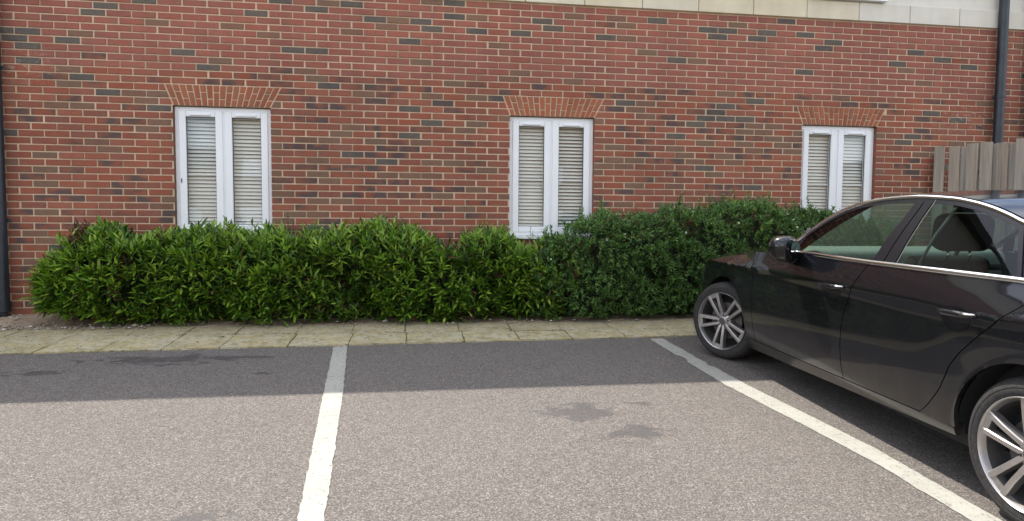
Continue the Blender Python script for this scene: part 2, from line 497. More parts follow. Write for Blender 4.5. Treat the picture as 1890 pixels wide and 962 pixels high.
marking([(6.352, -1.545), (6.384, -3.069), (6.51, -4.244), (6.525, -5.08), (6.62, -7.0), (6.72, -9)], [(6.485, -1.545), (6.546, -3.085), (6.665, -4.261), (6.655, -5.1), (6.75, -7.0), (6.85, -9)],
        'white painted line beside the dark car, worn near the wheel', 5, notch=[(-2.18, -2.40, .030, -.008), (-2.45, -2.58, .0, -.025), (-4.3, -4.75, .010, 0)])

# pavement of two rows of slabs
pav = empty('pavement', (0, -1.1, gz(-1.1)))
tag(pav, 'narrow pavement of mossy buff slabs along the hedge', kind='structure')
def pav_y(row, x):
    if row == 0: return -.640 - .010 * (x - 3.5)
    if row == 1: return -1.090 - .022 * (x - 3.5)
    return -1.575 + .030 * (x - 3.5)
joints = [-2.84, -2.3, -1.76, -1.23, -.68, -.13, .40, .953, 1.456, 1.952, 2.423, 2.986, 3.515, 4.029, 4.564, 5.087, 5.603, 6.142, 6.67, 7.20, 7.73, 8.26, 8.79, 9.32, 9.85]
base_m = MB()
base_m.box(-3, 10, -1.60, -.60, -.5, 0, 0, None)
bed = MB()
xs = [j for j in joints]
vv, ff = [], []
for i, x in enumerate(xs):
    for rr in (0, 1, 2):
        y = pav_y(rr, x) + (.004 if rr == 2 else 0); vv.append((x, y, gz(y) + .0065))
    if i: ff += [(3 * i - 3, 3 * i - 2, 3 * i + 1, 3 * i), (3 * i - 2, 3 * i - 1, 3 * i + 2, 3 * i + 1)]
from_data('slab_bed', [(x, y, z - gz(-1.1)) if False else (x, y + 1.1, z - gz(-1.1)) for x, y, z in vv], ff, M['soil_dark'], pav)
for i in range(len(joints) - 1):
    for row in (0, 1):
        r = random.Random(i * 7 + row)
        x0, x1 = joints[i] + .004 + r.uniform(0, .003), joints[i + 1] - .004 - r.uniform(0, .003)
        sh = (.02 if row == 0 else 0)
        n = 3
        v, f = [], []
        tilt = [r.uniform(-.004, .004) for _ in range(4)]
        top = []
        for b in range(n + 1):
            for a in range(n + 1):
                x = x0 + (x1 - x0) * a / n - sh * (1 if row == 0 else 0)
                ya, yb = pav_y(row, x) - .006, pav_y(row + 1, x) + .006
                y = ya + (yb - ya) * b / n
                e = (a in (0, n)) or (b in (0, n))
                jx = r.uniform(-.003, .003) if e else 0
                z = gz(y) + .016 + tilt[0] * (a / n - .5) + tilt[1] * (b / n - .5) + r.uniform(-.0015, .0015) - (.003 if e else 0)
                v.append((x + jx, y + (r.uniform(-.004, .004) if e else 0), z))
        for b in range(n):
            for a in range(n):
                q = b * (n + 1) + a
                f.append((q, q + n + 1, q + n + 2, q + 1))
        ring = [a for a in range(n + 1)] + [b * (n + 1) + n for b in range(1, n + 1)] + [n * (n + 1) + a for a in range(n - 1, -1, -1)] + [b * (n + 1) for b in range(n - 1, 0, -1)]
        k = len(v)
        for q in ring: v.append((v[q][0], v[q][1], v[q][2] - .04))
        for j in range(len(ring)):
            j2 = (j + 1) % len(ring)
            f.append((ring[j], ring[j2], k + j2, k + j))
        cx, cy = (x0 + x1) / 2, (pav_y(row, x0) + pav_y(row + 1, x0)) / 2
        me = bpy.data.meshes.new('paving_slab')
        me.from_pydata([(p[0] - cx, p[1] - cy, p[2] - gz(cy)) for p in v], [], f)
        o = link_mesh('paving_slab', me, pav, M['slab'])
        o.location = (cx, cy + 1.1, gz(cy) - gz(-1.1))

# soil bed
def soil_z(x, y):
    t = max(0, min(1, (y + .66) / .62))
    left = max(0, min(1, (1.5 - x) / 1.5))
    return gz(-.66) + .004 + .058 * t + left * .012 * math.sin(t * math.pi) + .006 * math.sin(x * 9 + y * 13) * math.sin(x * 4.1) * (t ** .5)
def soil():
    nx, ny = 260, 14
    v = []
    for j in range(ny + 1):
        for i in range(nx + 1):
            x = -4 + 17 * i / nx
            y = -.72 + .77 * j / ny
            ee = .035 * math.sin(x * 3.1) + .02 * math.sin(x * 11.3) + .012 * rnd.uniform(-1, 1) if j == 0 else 0
            lf = -.10 * max(0, min(1, (.7 - x) / .6)) if j == 0 else 0
            z = soil_z(x, y) + rnd.uniform(-.003, .003) * (j > 0)
            if j == 0: z = gz(y + ee + lf) + .010
            elif j == 1: z = max(z, gz(y) + .024 - .012 * abs(math.sin(x * 3)))
            v.append((x, y + ee + lf, z))
    n = nx + 1
    f = [(j * n + i, j * n + i + 1, (j + 1) * n + i + 1, (j + 1) * n + i) for j in range(ny) for i in range(nx)]
    o = from_data('soil_bed', v, f, M['soil'], smooth=True)
    tag(o, 'strip of dry brown soil between pavement and brick wall', kind='structure')
    v, f = [], []
    r = random.Random(4)
    for k in range(900):
        left = k < 620
        x = r.uniform(-1.2, 1.5) if left else r.uniform(1.3, 9)
        y = r.uniform(-.70, -.02) if r.random() < .5 else r.uniform(-.76, -.50)
        s = r.choice([.006, .008, .010, .010, .013, .020]) * r.uniform(.7, 1.2)
        z = max(soil_z(x, y), gz(y) + .018) + s * .2
        b = len(v)
        M3 = Matrix.Rotation(r.uniform(0, 6.28), 3, 'Z') @ Matrix.Diagonal((s * r.uniform(.8, 1.5), s, s * r.uniform(.5, .8)))
        for p in [(1, 0, 0), (.4, .9, .1), (-.7, .7, 0), (-1, -.2, .1), (-.2, -1, 0), (.8, -.6, .05), (.1, .1, 1), (0, 0, -.7)]:
            q = M3 @ Vector([c * r.uniform(.8, 1.15) for c in p])
            v.append((x + q.x, y + q.y, z + q.z))
        for i in range(6):
            f += [(b + i, b + (i + 1) % 6, b + 6), (b + (i + 1) % 6, b + i, b + 7)]
    o = from_data('pebbles', v, f, M['pebble'])
    tag(o, 'small pale pebbles and stones scattered over the soil', kind='stuff')
soil()

# ------------------------------------------------------------------ the building
BX0, BX1 = -9.0, 19.0
bld = empty('brick_building', (4, 0, 0))
tag(bld, 'red brick building with three white windows and a cream upper storey', 'building')
def local(o):                      # geometry is written in world space; hang it on the building's own origin
    o.location = (-4, 0, 0); return o
OPEN = []                          # window openings: x0, x1, z0, z1, kind
WT, WB = Z0 - 3 * BG, Z0 - 22 * BG
for k0, k1 in ((6.03, 10.05), (20.52, 24.53), (35.0, 39.02)):
    OPEN.append((k0 * BL, k1 * BL, WB, WT))

def wall_mesh(name, x0, x1, z0, z1, y, openings, mats, depth=.16):
    xs = sorted({x0, x1, *[o[0] for o in openings], *[o[1] for o in openings]})
    zs = sorted({z0, z1, *[o[2] for o in openings], *[o[3] for o in openings]})
    mb = MB()
    for xa, xb in zip(xs, xs[1:]):
        for za, zb in zip(zs, zs[1:]):
            cx, cz = (xa + xb) / 2, (za + zb) / 2
            if any(o[0] < cx < o[1] and o[2] < cz < o[3] for o in openings): continue
            mb.add([(xa, y, za), (xb, y, za), (xb, y, zb), (xa, y, zb)], [(0, 1, 2, 3)], 0)
    for (a, b, c, d) in openings:
        yb = y + depth
        for q in ([(a, y, c), (a, y, d), (a, yb, d), (a, yb, c)], [(b, y, c), (b, yb, c), (b, yb, d), (b, y, d)],
                  [(a, y, d), (b, y, d), (b, yb, d), (a, yb, d)], [(a, y, c), (a, yb, c), (b, yb, c), (b, y, c)]):
            mb.add(q, [(0, 1, 2, 3)], 1)
    # back and ends, so that the wall is solid to the sun
    mb.add([(x0, y + .30, z0), (x0, y + .30, z1), (x1, y + .30, z1), (x1, y + .30, z0)], [(0, 1, 2, 3)], 0) if not openings else None
    return mb.build(name, mats, bld)
W_TOP = Z0 + 14 * BG               # top of the brickwork
local(wall_mesh('wall', BX0, BX1, -1.0, W_TOP + .02, .008, OPEN, [M['mortar'], M['brick_brown']]))

# --- bricks
DARK = set(map(lambda s: tuple(map(int, s.split(','))), '3,10 2,9 4,11 0,6 -1,6 1,5 0,4 -1,5 0,2 2,0 10,12 11,11 9,10 6,4 7,2 10,5 11,5 12,0 13,12 17,13 14,10 16,10 17,11 16,9 18,9 15,7 12,0 21,11 22,10 20,9 24,9 27,12 19,-1 29,11 30,11 32,11 30,10 32,10 34,11 33,13 35,9 28,6 34,5 32,0 30,-1 36,10 40,9 42,8 39,7 43,7 41,-1 43,-2 3,-2 5,-4 -1,-8 15,-3 15,-7 13,-10 14,-11 16,-5 11,-21 25,-1 30,-2 29,-3 30,-3 31,-3 29,-4 28,-6 29,-11 32,-14 40,-5 40,-6'.split()))
BLOT = set(map(lambda s: tuple(map(int, s.split(','))), '1,0 2,3 10,2 9,1 8,0 10,0 13,0 14,1 24,11 24,0 27,1 28,1 31,1 32,1 29,-1 31,-1 43,8 42,1 37,0 38,0 39,0 1,-3 3,-6 4,-6 3,-8 4,-14 3,-15 1,-17 3,-17 4,-17 3,-19 1,-20 -1,-23 1,-19 10,-1 10,-2 11,-2 14,-7 15,-8 10,-9 11,-9 14,-9 15,-9 14,-10 11,-12 13,-12 14,-1 15,0 16,0 14,-2 10,-5 16,-6 11,-16 13,-16 14,-14 12,-20 16,-19 12,-13 15,-16 16,-16 10,-14 16,-15 29,-2 28,-4 29,-5 30,-6 31,-6 26,-7 31,-8 29,-9 31,-9 26,-9 28,-10 28,-12 25,-15 27,-13 26,-13 41,-5 40,-10 40,-11 39,-13'.split()))
BROWN = set(map(lambda s: tuple(map(int, s.split(','))), '12,-8 13,-6 11,-19 14,-13 15,-13 26,-1 26,-3 25,-8 28,-8 25,-10 26,-10 24,-11 25,-11 31,-10 31,-5 30,-9 32,-8 24,-4 26,-14 28,-14 25,-17'.split()))
ARCHES = []                        # intrados left, right, extrados left, right
for (a, b, c, d) in OPEN:
    ARCHES.append((a + .012, b - .012, a - .075, b + .105))
def arch_edge(z, side, A):
    t = (z - WT) / (3 * BG)
    return A[0] + (A[2] - A[0]) * t if side < 0 else A[1] + (A[3] - A[1]) * t

def brick_kind(k, r):
    q = random.Random(k * 131 + r * 7919 + 5)
    if (k, r) in DARK: return 'brick_dark'
    if (k, r) in BLOT: return 'brick_blot'
    if (k, r) in BROWN: return 'brick_brown'
    seen = -1 <= k <= 45 and r >= -23
    u = q.random()
    if r >= 2:
        if not seen and u < .06: return 'brick_dark'
        return 'brick_brown' if u > .95 else 'brick_red_top'
    if r >= -8:
        lim = (.04, .14, .30)
    else: lim = (.02, .14, .28)
    if u < lim[0] and not seen: return 'brick_dark'
    if u < lim[1]: return 'brick_blot'
    if u < lim[2]: return 'brick_brown'
    return 'brick_red'

JX, JZ = .0165, .0138
bricks = []                        # x0, x1, zlo, zhi, kind, cut (None or (xl0,xl1,xr0,xr1))
for r in range(-35, 14):
    zlo, zhi = Z0 + r * BG + JZ / 2, Z0 + (r + 1) * BG - JZ / 2
    for k in range(int(BX0 / BL), int(BX1 / BL) + 1):
        q = random.Random(k * 17 + r * 401)
        x0 = (k + (.5 if r % 2 else 0)) * BL + JX / 2 + q.uniform(-.003, .003)
        x1 = x0 + BL - JX + q.uniform(-.003, .003)
        parts = [(x0, x1, x0, x1)]          # bottom-left, bottom-right, top-left, top-right
        for (a, b, c, d), A in zip(OPEN, ARCHES):
            if -22 <= r < -3: lb = lt = a + .003; rb = rt = b - .003
            elif -3 <= r < 0:
                lb, lt, rb, rt = arch_edge(zlo, -1, A) - .012, arch_edge(zhi, -1, A) - .012, arch_edge(zlo, 1, A) + .012, arch_edge(zhi, 1, A) + .012
            else: continue
            new = []
            for (bl, br, tl, tr) in parts:
                if br <= min(lb, lt) - .014 or bl >= max(rb, rt) + .014: new.append((bl, br, tl, tr)); continue
                if bl < lb - .02: new.append((bl, lb, tl, lt))
                if br > rb + .02: new.append((rb, br, rt, tr))
            parts = new
        for p in parts:
            if p[1] <= p[0] or p[3] <= p[2]: continue
            if min(p[1] - p[0], p[3] - p[2]) > .012: bricks.append((p, zlo, zhi, k, r))

BD = .06
def brick_geo(p, zlo, zhi, j, ox=0, oz=0, oy=0):
    bl, br, tl, tr = p
    c = .0022
    y0 = j
    v = [(bl + c, y0, zlo + c), (br - c, y0, zlo + c), (tr - c, y0, zhi - c), (tl + c, y0, zhi - c),
         (bl, y0 + .004, zlo), (br, y0 + .004, zlo), (tr, y0 + .004, zhi), (tl, y0 + .004, zhi),
         (bl, BD, zlo), (br, BD, zlo), (tr, BD, zhi), (tl, BD, zhi)]
    f = [(0, 1, 2, 3)]
    for a in (0, 4):
        for i in range(4):
            i2 = (i + 1) % 4
            f.append((a + i, a + 4 + i, a + 4 + i2, a + i2))
    return [(x - ox, y - oy, z - oz) for x, y, z in v], [tuple(reversed(q)) for q in f[1:]] + [f[0]]

full_me = None
cand = []
rest = MB()
order = ['brick_red', 'brick_red_top', 'brick_blot', 'brick_brown', 'brick_dark']
# the 300 nearest the camera that the hedge and the picture's edge leave in view
def visible(p, zlo):
    x = (p[0] + p[1]) / 2
    if x < -.12 or p[1] - p[0] < .1: return False
    if zlo < 1.06 and x > .75: return False
    if zlo < .9 and x > .45: return False
    if zlo < .55 and x > .25: return False
    return zlo < 3.52
cand = [i for i, b in enumerate(bricks) if visible(b[0], b[1])]
cand.sort(key=lambda i: bricks[i][0][0])
single = set(cand[:300])
mesh_cache = {}
for i, (p, zlo, zhi, k, r) in enumerate(bricks):
    kind = brick_kind(k, r)
    jit = random.Random(i).uniform(-.0022, .0016)
    if i in single:
        w = round((p[1] - p[0]) / .004) * .004
        straight = abs(p[0] - p[2]) < 1e-6 and abs(p[1] - p[3]) < 1e-6
        if straight:
            if w not in mesh_cache:
                v, f = brick_geo((-w / 2, w / 2, -w / 2, w / 2), -(zhi - zlo) / 2, (zhi - zlo) / 2, 0)
                me = bpy.data.meshes.new('brick'); me.from_pydata(v, [], f); me.materials.append(M['brick_red'])
                mesh_cache[w] = me
            me = mesh_cache[w]
        else:
            v, f = brick_geo(p, zlo, zhi, 0, (p[0] + p[1]) / 2, (zlo + zhi) / 2)
            me = bpy.data.meshes.new('brick'); me.from_pydata(v, [], f); me.materials.append(M['brick_red'])
        o = link_mesh('brick', me, bld)
        o.location = ((p[0] + p[1]) / 2 - 4, jit, (zlo + zhi) / 2)
        o.material_slots[0].link = 'OBJECT'; o.material_slots[0].material = M[kind]
    else:
        v, f = brick_geo(p, zlo, zhi, jit)
        rest.add(v, f, order.index(kind))
me = bpy.data.meshes.new('brickwork'); me.from_pydata(rest.v, [], rest.f)
bw = link_mesh('brickwork', me, bld, [M[q] for q in order])
me.polygons.foreach_set('material_index', rest.m)
tag(local(bw), kind='stuff')

# --- splayed arches of rubbed bricks, two pieces to a column, joints staggered
for (a, b, c, d), A in zip(OPEN, ARCHES):
    N = 17
    for i in range(N):
        r = random.Random(i + int(a * 100))
        t0, t1 = i / N, (i + 1) / N
        cut = (.34, .66)[i % 2]
        for (za, zb) in ((0, cut), (cut, 1)):
            zlo = WT + 3 * BG * za + (.004 if za == 0 else .006); zhi = WT + 3 * BG * zb - .0065
            def X(t, z): return arch_edge(z, -1, A) + (arch_edge(z, 1, A) - arch_edge(z, -1, A)) * t
            g = .0075
            p = (X(t0, zlo) + g, X(t1, zlo) - g, X(t0, zhi) + g, X(t1, zhi) - g)
            ox, oz = (p[0] + p[1]) / 2, (zlo + zhi) / 2
            v, f = brick_geo(p, zlo, zhi, r.uniform(-.003, .0005), ox, oz)
            me = bpy.data.meshes.new('arch_brick'); me.from_pydata(v, [], f)
            o = link_mesh('arch_brick', me, bld, M['brick_arch']); o.location = (ox - 4, 0, oz)

def frame_boxes(mb, x0, x1, z0, z1, y0, y1, w, wt=None):
    wt = wt or w
    mb.box(x0, x0 + w, y0, y1, z0, z1); mb.box(x1 - w, x1, y0, y1, z0, z1)
    mb.box(x0 + w, x1 - w, y0, y1, z1 - wt, z1); mb.box(x0 + w, x1 - w, y0, y1, z0, z0 + wt)
# --- stone band, render above, a white upper sill, eaves and roof
bz0, bz1 = W_TOP + .012, W_TOP + .230
bj = [7.452 + .697 * i for i in range(-24, 17)]
for i, (xa, xb) in enumerate(zip(bj, bj[1:])):
    if xa < BX0 or xb > BX1: continue
    mb = MB(); mb.box(xa + .004 - (xa + xb) / 2, xb - .004 - (xa + xb) / 2, -.028, .10, bz0, bz1)
    o = mb.build('band_stone', M['band'][(0, 1, 0, 0, 1, 2, 2)[max(0, min(6, i - 22))] if i >= 22 else i % 2], bld, bevel=.004, seg=1)
    o.location = ((xa + xb) / 2 - 4, 0, 0)
mb = MB(); mb.box(BX0, BX1, .012, .05, bz0 - .05, bz1 + .01); local(mb.build('band_bedding', M['mortar'], bld))
EAVE = 4.61
upo = (8.92, 9.80, bz1 + .07, bz1 + .9)
mb = MB()
for (xa, xb, za, zb) in ((BX0, upo[0], bz1 + .006, EAVE), (upo[1], BX1, bz1 + .006, EAVE), (upo[0], upo[1], bz1 + .006, upo[2]), (upo[0], upo[1], upo[3], EAVE)):
    mb.add([(xa, -.004, za), (xb, -.004, za), (xb, -.004, zb), (xa, -.004, zb)], [(0, 1, 2, 3)])
mb.add([(BX0, -.004, bz1 + .006), (BX1, -.004, bz1 + .006), (BX1, .1, bz1 + .006), (BX0, .1, bz1 + .006)], [(0, 3, 2, 1)])
for q in ([(upo[0], -.004, upo[2]), (upo[0], .12, upo[2]), (upo[0], .12, upo[3]), (upo[0], -.004, upo[3])], [(upo[1], -.004, upo[2]), (upo[1], -.004, upo[3]), (upo[1], .12, upo[3]), (upo[1], .12, upo[2])],
          [(upo[0], -.004, upo[3]), (upo[0], .12, upo[3]), (upo[1], .12, upo[3]), (upo[1], -.004, upo[3])], [(upo[0], -.004, upo[2]), (upo[1], -.004, upo[2]), (upo[1], .12, upo[2]), (upo[0], .12, upo[2])]):
    mb.add(q, [(0, 1, 2, 3)])
local(mb.build('upper_wall', M['render'], bld))
mb = MB(); mb.box(8.845, 9.885, -.085, .03, bz1 + .012, bz1 + .062)
sill = local(mb.build('upper_sill', M['upvc'], bld, bevel=.006))
mb = MB(); frame_boxes(mb, upo[0] + .003, upo[1] - .003, upo[2] + .003, upo[3] - .003, .04, .10, .055)
mb.box((upo[0] + upo[1]) / 2 - .03, (upo[0] + upo[1]) / 2 + .03, .042, .098, upo[2] + .058, upo[3] - .058)
w_ = local(mb.build('window', M['upvc'], bld, bevel=.005))
mb = MB(); mb.add([(upo[0] + .05, .07, upo[2] + .05), (upo[1] - .05, .07, upo[2] + .05), (upo[1] - .05, .07, upo[3] - .05), (upo[0] + .05, .07, upo[3] - .05)], [(0, 1, 2, 3)]); mb.build('pane', M['pane'], w_)
mb = MB(); mb.box(upo[0] - .2, upo[1] + .2, .20, .24, upo[2] - .2, upo[3] + .2); local(mb.build('interior_wall', M['room'], bld))
# body of the building behind the facade
mb = MB()
mb.add([(BX0, .30, -1), (BX1, .30, -1), (BX1, .30, EAVE), (BX0, .30, EAVE)], [(3, 2, 1, 0)])
for x in (BX0, BX1):
    mb.add([(x, .008, -1), (x, 9, -1), (x, 9, EAVE), (x, .008, EAVE)], [(0, 1, 2, 3)])
mb.add([(BX0, 9, -1), (BX1, 9, -1), (BX1, 9, EAVE), (BX0, 9, EAVE)], [(0, 1, 2, 3)])
local(mb.build('rear_wall', M['brick_brown'], bld))
mb = MB()
mb.add([(BX0 - .2, -.14, EAVE), (BX1 + .2, -.14, EAVE), (BX1 + .2, 9.2, EAVE), (BX0 - .2, 9.2, EAVE),
        (BX0 - .2, -.14, EAVE + .12), (BX1 + .2, -.14, EAVE + .12), (BX1 + .2, 9.2, EAVE + .12), (BX0 - .2, 9.2, EAVE + .12),
        (BX0 - .2, 4.5, EAVE + 2.2), (BX1 + .2, 4.5, EAVE + 2.2)],
       [(0, 3, 2, 1), (0, 1, 5, 4), (1, 2, 6, 5), (2, 3, 7, 6), (3, 0, 4, 7), (4, 5, 9, 8), (6, 7, 8, 9), (4, 8, 7), (5, 6, 9)])
local(mb.build('roof', M['roof_tile'], bld))

# --- windows (part) with casements, panes, vents, sill (sub-parts); blinds are things of their own
wlab = ['window by the drainpipe', 'middle window', 'window behind the car']
FY = .055                          # set back of the frames
for wi, (a, b, z0, z1) in enumerate(OPEN):
    cx = (a + b) / 2
    z0s = z0 + .035
    mb = MB()
    frame_boxes(mb, a + .003, b - .003, z0s, z1 - .004, FY, FY + .07, .050)
    mb.box(cx - .022, cx + .022, FY + .002, FY + .068, z0s + .05, z1 - .054)
    win = local(mb.build('window', M['upvc'], bld, bevel=.005))
    mb = MB(); mb.box(a - .02, b + .02, -.045, FY + .05, z0 - .004, z0 + .033)
    mb.build('window_sill', M['upvc'], win, bevel=.006)
    for s, (sa, sb) in enumerate(((a + .044, cx - .013), (cx + .013, b - .044))):
        za, zb = z0s + .041, z1 - .046
        mb = MB(); frame_boxes(mb, sa, sb, za, zb, FY - .014, FY + .045, .074, .066)
        mb.build('casement', M['upvc'], win, bevel=.008)
        ga, gb, gza, gzb = sa + .074, sb - .074, za + .066, zb - .066
        mb = MB(); frame_boxes(mb, ga - .004, gb + .004, gza - .004, gzb + .004, FY + .008, FY + .014, .010)
        mb.build('gasket', M['gasket'], win)
        mb = MB(); mb.add([(ga - .006, FY + .016, gza - .006), (gb + .006, FY + .016, gza - .006), (gb + .006, FY + .016, gzb + .006), (ga - .006, FY + .016, gzb + .006)], [(0, 1, 2, 3)])
        mb.build('pane', M['pane'], win)
        vx = (sa + sb) / 2
        mb = MB(); mb.box(vx - .105, vx + .105, FY - .034, FY - .012, zb - .054, zb - .030)
        mb.build('trickle_vent', M['upvc'], win, bevel=.005)
        mb = MB(); mb.box(ga, gb, FY + .030, FY + .044, 1.566, 1.584)
        mb.build('glazing_bar', M['upvc'], win)
        # the blind
        bx = empty('venetian_blind', (vx, FY + .085, gzb + .02))
        side = ('left', 'right')[s]
        tone = [('pale blind in the left casement of the ' + wlab[wi]), ('pale blind in the right casement of the ' + wlab[wi])][s]
        tag(bx, 'slatted venetian ' + tone, 'blind', 'venetian blinds in the windows')
        mb = MB(); mb.box(-(gb - ga) / 2 - .02, (gb - ga) / 2 + .02, -.012, .02, .0, .028); mb.build('headrail', M['blind'], bx)
        n = int((gzb - gza + .04) / .0415)
        tl = math.radians(54 if (wi, s) != (1, 1) else 44)
        w = .043
        sv = []
        me = None
        for i in range(n):
            q = random.Random(i + 50 * s + 200 * wi)
            if me is None:
                hw = (gb - ga) / 2 + .02
                mb = MB()
                prof = [(-w / 2, 0), (-w / 6, .003), (w / 6, .003), (w / 2, 0)]
                ct, st = math.cos(tl), math.sin(tl)
                pr = [(u * ct - h * st, u * st + h * ct) for u, h in prof]
                vv = [(x, y, z) for x in (-hw, hw) for y, z in pr] + [(x, y + .0012, z - .0006) for x in (-hw, hw) for y, z in pr]
                ff = [(i2, i2 + 1, 4 + i2 + 1, 4 + i2) for i2 in range(3)] + [(8 + i2, 12 + i2, 12 + i2 + 1, 8 + i2 + 1) for i2 in range(3)]
                mb.add(vv, ff)
                o = mb.build('slat', M['blind'], bx); me = o.data
            else:
                o = link_mesh('slat', me, bx)
            o.location = (0, 0, -.012 - .0415 * i)
            o.rotation_euler = (math.radians(q.uniform(-3, 3)), math.radians(q.uniform(-.25, .25)), 0)
    # room behind
    mb = MB()
    A0, A1, B0, B1, Y0, Y1 = a - .6, b + .6, z0 - .4, z1 + .35, FY + .16, FY + 2.2
    P = [(A0, Y1, B0), (A1, Y1, B0), (A1, Y1, B1), (A0, Y1, B1), (A0, Y0, B0), (A1, Y0, B0), (A1, Y0, B1), (A0, Y0, B1)]
    mb.add(P, [(0, 1, 2, 3), (0, 4, 5, 1), (3, 2, 6, 7), (0, 3, 7, 4), (1, 5, 6, 2)])
    local(mb.build('interior_wall', M['room'], bld))
    mb = MB()
    for (xa, xb, za, zb) in ((A0, a + .003, B0, B1), (b - .003, A1, B0, B1), (a + .003, b - .003, B0, z0 + .02), (a + .003, b - .003, z1 - .006, B1)):
        mb.add([(xa, Y0, za), (xb, Y0, za), (xb, Y0, zb), (xa, Y0, zb)], [(0, 1, 2, 3)])
    local(mb.build('interior_wall', M['room'], bld))
# small dark lock on the first casement
mb = MB(); mb.box(-.004, .004, -.006, .004, -.022, .022)
o = mb.build('casement_lock', M['gasket'], bld); o.location = (OPEN[0][0] + .066 - 4, FY - .016, 1.50)

# ------------------------------------------------------------------ the building across the car park: only its reflection shows, in the panes
opp = empty('opposite_building', (12, -34, gz(-34)))
tag(opp, 'pale brick building across the car park, mirrored in the window panes', 'building')
for nm, (xa, xb, H) in (('main_block', (-7.6, 32.4, 8.2)), ('low_wing', (-30, -7.6, 5.7)), ('low_wing', (32.4, 60, 5.6))):
    mb = MB(); mb.box(xa - 12, xb - 12, -8 + (0 if nm == 'main_block' else .4), 0 + (0 if nm == 'main_block' else -.4), 0, H)
    w_ = mb.build(nm, M['pale_brick'], opp)
    mb = MB(); mb.box(xa - 12.2, xb - 11.8, -8.3, .25, H + .004, H + .25); mb.build('roof', M['roof_tile'], w_)
    for i in range(int((xb - xa) / 3.1)):
        for z in ((1.0, 3.9) if nm == 'main_block' else (1.0,)):
            x = xa - 12 + 1.2 + 3.1 * i
            fy = .03 if nm == 'main_block' else -.37
            mb = MB(); mb.box(x, x + 1.2, fy - .08, fy, z, z + 1.35); mb.build('window', M['upvc'], w_)

# ------------------------------------------------------------------ drainpipes
def drainpipe(x, y, zb, zt, r, label, brackets, shoe):
    t = empty('drainpipe', (x, y, zb)); tag(t, label, 'drainpipe', 'black drainpipes on the brick wall')
    mb = MB(); mb.tube([(0, 0, 0), (0, 0, zt - zb)], r, 20); mb.build('pipe', M['pipe'], t, auto=.7)
    for z in brackets:
        mb = MB(); mb.tube([(0, 0, z - zb - .018), (0, 0, z - zb + .018)], r + .006, 20)
        mb.box(-r - .035, r + .035, r * .2, r * .2 + .008, z - zb - .018, z - zb + .018)
        mb.box(-.014, .014, r * .3, -y, z - zb - .014, z - zb + .014)
        mb.build('bracket', M['pipe'], t, auto=.7)
    mb = MB()
    if shoe:
        mb.tube([(0, 0, -.02), (0, 0, .09)], r + .010, 20); mb.tube([(0, 0, -.05), (0, -.03, -.075)], r, 16)
    else: mb.tube([(0, 0, 1.2), (0, 0, 1.29)], r + .008, 20)
    mb.build('shoe' if shoe else 'coupling', M['pipe'], t, auto=.7)
drainpipe(-.145, -.085, .12, EAVE, .056, 'black drainpipe on the wall left of the laurel hedge', (1.05, 2.62, 4.2), True)
drainpipe(11.51, -.085, .10, EAVE, .056, 'black drainpipe running from the cream storey down behind the fence', (2.72, 4.3), False)
drainpipe(11.965, -.085, .10, EAVE, .056, 'second black drainpipe at the far end of the fence', (3.02,), False)

# ------------------------------------------------------------------ fence
fd = Vector((.5176, -.8556, 0)).normalized()
fp = Vector((10.60, -.10, 0))
fence = empty('wooden_fence', (fp.x, fp.y, .0)); fence.rotation_euler = (0, 0, math.atan2(fd.y, fd.x))
tag(fence, 'weathered grey fence of upright boards beside the dark car', 'fence')
pitch = .163
for i in range(18):
    q = random.Random(i + 3)
    front = i % 2 == 0
    w = .118 + q.uniform(-.008, .008)
    h = 2.055 + q.uniform(-.014, .014) + (.012 if i > 4 else 0)
    mb = MB(); mb.box(-w / 2, w / 2, -.010, .010, 0, h)
    o = mb.build('fence_board', M['wood'], fence, bevel=.003, seg=1)
    o.location = (.06 + pitch * i + (.012 if i else 0), -.012 + q.uniform(-.004, .003) - (.006 if front else 0), 0)
    o.rotation_euler = (0, math.radians(q.uniform(-.5, .5)), 0)
    if i:
        w2 = .085 + q.uniform(-.01, .01)
        mb = MB(); mb.box(-w2 / 2, w2 / 2, -.009, .009, 0, h - q.uniform(.0, .03))
        o = mb.build('fence_board', M['wood'], fence, bevel=.003, seg=1)
        o.location = (.06 + pitch * (i + .5) + .012, .022 if i > 0 else 0, 0)
for z in (.35, 1.05, 1.80):
    mb = MB(); mb.box(0, pitch * 18, .033, .070, z - .040, z + .040); mb.build('rail', M['wood'], fence, bevel=.004, seg=1)
for x in (.03, 1.45, 2.85):
    mb = MB(); mb.box(x - .04, x + .04, .072, .148, -.2, 1.98); mb.build('post', M['wood'], fence, bevel=.004, seg=1)

# ------------------------------------------------------------------ planting
def leaf_shape(L, W, fold=.25, droop=.12):
    """lance-shaped leaf along +X, face up +Z: 8 points, folded on the midrib and curved"""
    xs = (0, .30, .68, 1.0); ws = (0.06, .92, .80, 0)
    v = []
    for x, w in zip(xs, ws):
        z = -droop * L * x * x
        y = w * W / 2
        if w == 0: v.append((x * L, 0, z))
        else: v += [(x * L, y, z + fold * y), (x * L, 0, z), (x * L, -y, z + fold * y)]
    f = [(0, 1, 4, 3), (1, 2, 5, 4), (3, 4, 7, 6), (4, 5, 8, 7), (6, 7, 9), (7, 8, 9)]
    return np.array(v), f

def small_leaf(L, W):
    v = np.array([(0, 0, 0), (L * .45, W / 2, W * .12), (L, 0, -L * .1), (L * .45, -W / 2, W * .12)])
    return v, [(0, 1, 2), (0, 2, 3)]

